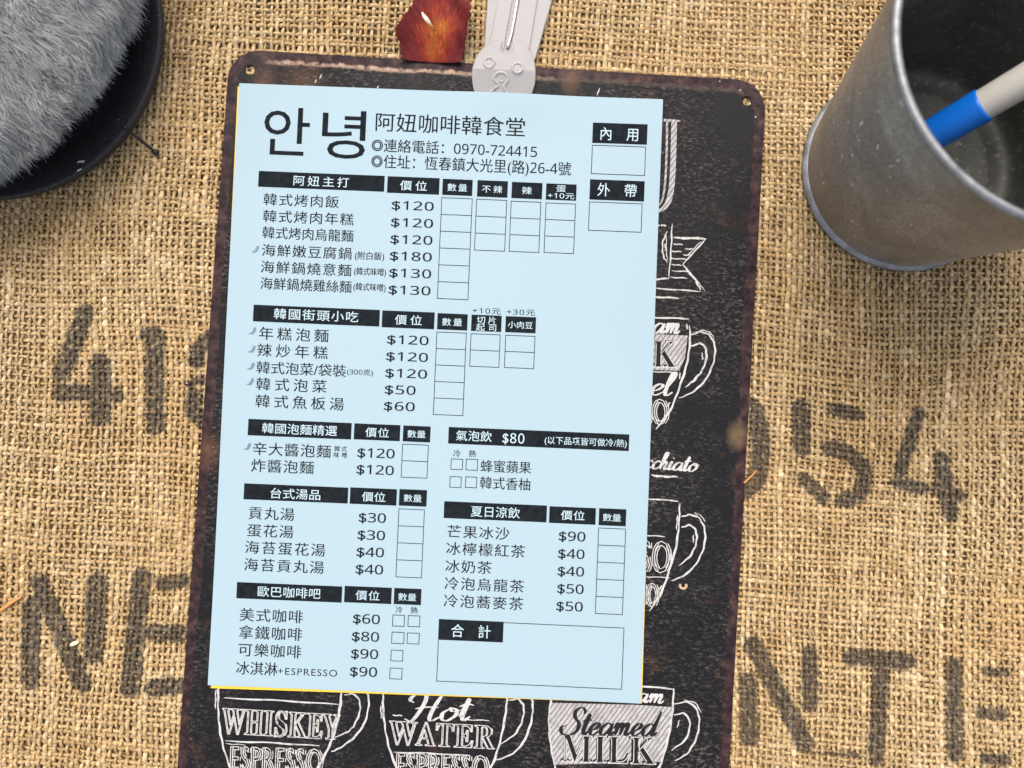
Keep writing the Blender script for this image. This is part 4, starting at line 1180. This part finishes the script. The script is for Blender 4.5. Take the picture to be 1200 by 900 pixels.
def ball(g, c, r, n=16):
    V = []; 
    for i in range(n // 2 + 1):
        th = math.pi * i / (n // 2)
        for k in range(n): V.append((c[0] + r * math.sin(th) * math.cos(2 * math.pi * k / n), c[1] + r * math.sin(th) * math.sin(2 * math.pi * k / n), c[2] + r * math.cos(th)))
    g.add(V, [(i * n + k, i * n + (k + 1) % n, (i + 1) * n + (k + 1) % n, (i + 1) * n + k) for i in range(n // 2) for k in range(n)])
g = Geo(); ball(g, (0, 0, 1.5), 1.2); ball(g, (wx0 - wx2, wy0 - wy2, 9.4), .62); g.build('ball_end', M_BLACKMETAL, pin)

# plush: a squat furry body with a second lobe on its right
PC = np.array([-172.0, 131.0, 30.0])
plush = empty('plush_toy', (PC[0], PC[1], 2.4))
tag(plush, 'fluffy grey plush toy sitting on the round black dish in the upper left corner', 'plush toy')
lobes = [(np.array([-3.0, 3.0, 0]), np.array([73.0, 79.0, 28.0])), (np.array([52.0, -4.0, -1.0]), np.array([17.0, 24.0, 23.0]))]
def sdf_dir(d):
    """distance from the body's centre to its skin along unit directions d (union of the lobes)"""
    best = np.zeros(len(d))
    for c, r in lobes:
        o = (-c / r)[None]; dd = d / r
        a = (dd ** 2).sum(1); b = (o * dd).sum(1); cc = (o ** 2).sum() - 1
        disc = b * b - a * cc
        t = np.where(disc > 0, (-b + np.sqrt(np.maximum(disc, 0))) / a, 0)
        best = np.maximum(best, t)
    return best
nu, nvv = 96, 48
th = np.linspace(0.001, math.pi - .001, nvv); ph = np.linspace(0, 2 * math.pi, nu, endpoint=False)
TH, PH = np.meshgrid(th, ph, indexing='ij')
Dn = np.stack([np.sin(TH) * np.cos(PH), np.sin(TH) * np.sin(PH), np.cos(TH)], -1).reshape(-1, 3)
Vp = Dn * sdf_dir(Dn)[:, None] + np.array([0, 0, PC[2] - 2.4])
idx = np.arange(nvv * nu).reshape(nvv, nu); r1 = np.roll(idx, -1, 1)
np_mesh('body', Vp, np.stack([idx[:-1], idx[1:], r1[1:], r1[:-1]], -1).reshape(-1, 4), M_PELT, plush)
ns = 170000
z_ = rng.uniform(-.55, 1, ns); p_ = rng.uniform(-2.2, 1.1, ns)
d_ = np.stack([np.sqrt(1 - z_ ** 2) * np.cos(p_), np.sqrt(1 - z_ ** 2) * np.sin(p_), z_], 1)
keep = (d_[:, 0] > -.5); d_ = d_[keep]; ns = len(d_)
r_ = sdf_dir(d_); pos = d_ * r_[:, None]
eps = .02
def surf(d): d = d / np.linalg.norm(d, axis=1)[:, None]; return d * sdf_dir(d)[:, None]
t1 = np.cross(d_, [0.3, .1, 1]); t1 /= np.linalg.norm(t1, axis=1)[:, None]; t2 = np.cross(d_, t1)
nrm_ = np.cross(surf(d_ + eps * t1) - pos, surf(d_ + eps * t2) - pos); nrm_ /= np.linalg.norm(nrm_, axis=1)[:, None] + 1e-9
nrm_ *= np.sign((nrm_ * d_).sum(1))[:, None]
flow = np.array([.50, -.62, -.35])
tan = flow - (nrm_ @ flow)[:, None] * nrm_; 
# clumps: hairs lean towards their nearest tuft centre
def sn(p, s, seed):
    q = np.random.default_rng(seed).normal(size=(5, 3)) * s; o = np.random.default_rng(seed + 1).uniform(0, 6, 5)
    return sum(np.sin(p @ q[i] + o[i]) for i in range(5)) / 2.2
swirl = np.stack([sn(pos, .16, 50), sn(pos, .16, 60), sn(pos, .16, 70)], 1) * .35 + np.stack([sn(pos, .55, 80), sn(pos, .55, 90), sn(pos, .55, 100)], 1) * .36
lnf = np.clip(rng.normal(4.9, 1.2, ns), 2.2, 9)
d0 = nrm_ * .75 + tan * .6 + swirl * .5 + rng.normal(0, .17, (ns, 3)); d0 /= np.linalg.norm(d0, axis=1)[:, None]
d1 = nrm_ * .25 + tan * .8 + swirl * .62 + rng.normal(0, .27, (ns, 3)); d1 /= np.linalg.norm(d1, axis=1)[:, None]
K = 5; hp = np.zeros((ns, K, 3)); hp[:, 0] = pos - nrm_ * .4
for k in range(1, K):
    f_ = (k - .5) / (K - 1); dd = d0 * (1 - f_) + d1 * f_
    hp[:, k] = hp[:, k - 1] + dd * (lnf / (K - 1))[:, None]
hp[..., 2] += PC[2] - 2.4
hp[..., 2] = np.maximum(hp[..., 2], .5)
Tn = np.gradient(hp, axis=1)
sd = np.cross(Tn, np.array([.15, .1, 1.0])); sd /= np.linalg.norm(sd, axis=-1, keepdims=True) + 1e-9
wv2 = (rng.uniform(.04, .075, ns))[:, None, None] * np.array([1, 1, .9, .65, .2])[None, :, None]
HV = np.stack([hp - sd * wv2, hp + sd * wv2], 2).reshape(-1, 3)
idx = np.arange(ns * K * 2).reshape(ns, K, 2)
HF = np.stack([idx[:, :-1, 0], idx[:, :-1, 1], idx[:, 1:, 1], idx[:, 1:, 0]], -1).reshape(-1, 4)
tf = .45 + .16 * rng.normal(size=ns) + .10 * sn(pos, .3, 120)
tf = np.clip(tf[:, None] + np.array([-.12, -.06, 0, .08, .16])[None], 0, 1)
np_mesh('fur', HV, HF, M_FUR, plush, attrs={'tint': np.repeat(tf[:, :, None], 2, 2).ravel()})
g = Geo()
V = []
for i in range(9):
    th = math.pi / 2 * i / 8
    for k in range(28): V.append((-7 + 10 * math.sin(th + .0) * math.cos(2 * math.pi * k / 28) , -47.5 + 7 * math.sin(th) * math.sin(2 * math.pi * k / 28), 3 + 5 * math.cos(th)))
g.add(V, [(i * 28 + k, i * 28 + (k + 1) % 28, (i + 1) * 28 + (k + 1) % 28, (i + 1) * 28 + k) for i in range(8) for k in range(28)])
g.build('foot', M_PINK, plush)

# ------------------------------------------------------------------ bits lying on the burlap
B = BITS
g = Geo(); V = []
for i in range(13):
    th = math.pi * i / 12
    for k in range(14): V.append((1.75 * math.cos(th), .78 * math.sin(th) * math.cos(2 * math.pi * k / 14), .55 + .6 * math.sin(th) * math.sin(2 * math.pi * k / 14)))
gr = empty('rice_grain', (*B[0], 0), math.radians(25))
tag(gr, 'pale grain lying on the stencilled letter at the lower left', 'grain')
g.add(V, [(i * 14 + k, i * 14 + (k + 1) % 14, (i + 1) * 14 + (k + 1) % 14, (i + 1) * 14 + k) for i in range(12) for k in range(14)])
g.build('kernel', M_GRAIN, gr)
def straw(pa, pb, r, lab, bend=.6):
    a = np.array([*pa, .45]); b = np.array([*pb, .6]); m_ = (a + b) / 2 + np.array([bend, bend, .3])
    g = Geo(); P = catmull([a, m_, b], 8); tube(g, P, np.linspace(r, r * .45, len(P)), 7)
    o = g.build('straw_scrap', M_STRAW, None)
    return tag(o, lab, 'straw')
straw(B[1], B[2], .42, 'short orange straw scrap beside the right edge of the sign', .2)
straw(B[3], B[4], .75, 'brown orange straw stub at the left edge of the picture')
g = Geo(); a = np.array([*B[5], .3])
tube(g, catmull([a + [-1, .2, 0], a + [0, -.3, .5], a + [.9, .3, .1], a + [.2, .9, .3]], 6), .38, 7)
tag(g.build('lint_speck', M_LINT, None), 'tiny dark purple lint speck on the stencilled digit left of the sign', 'lint')
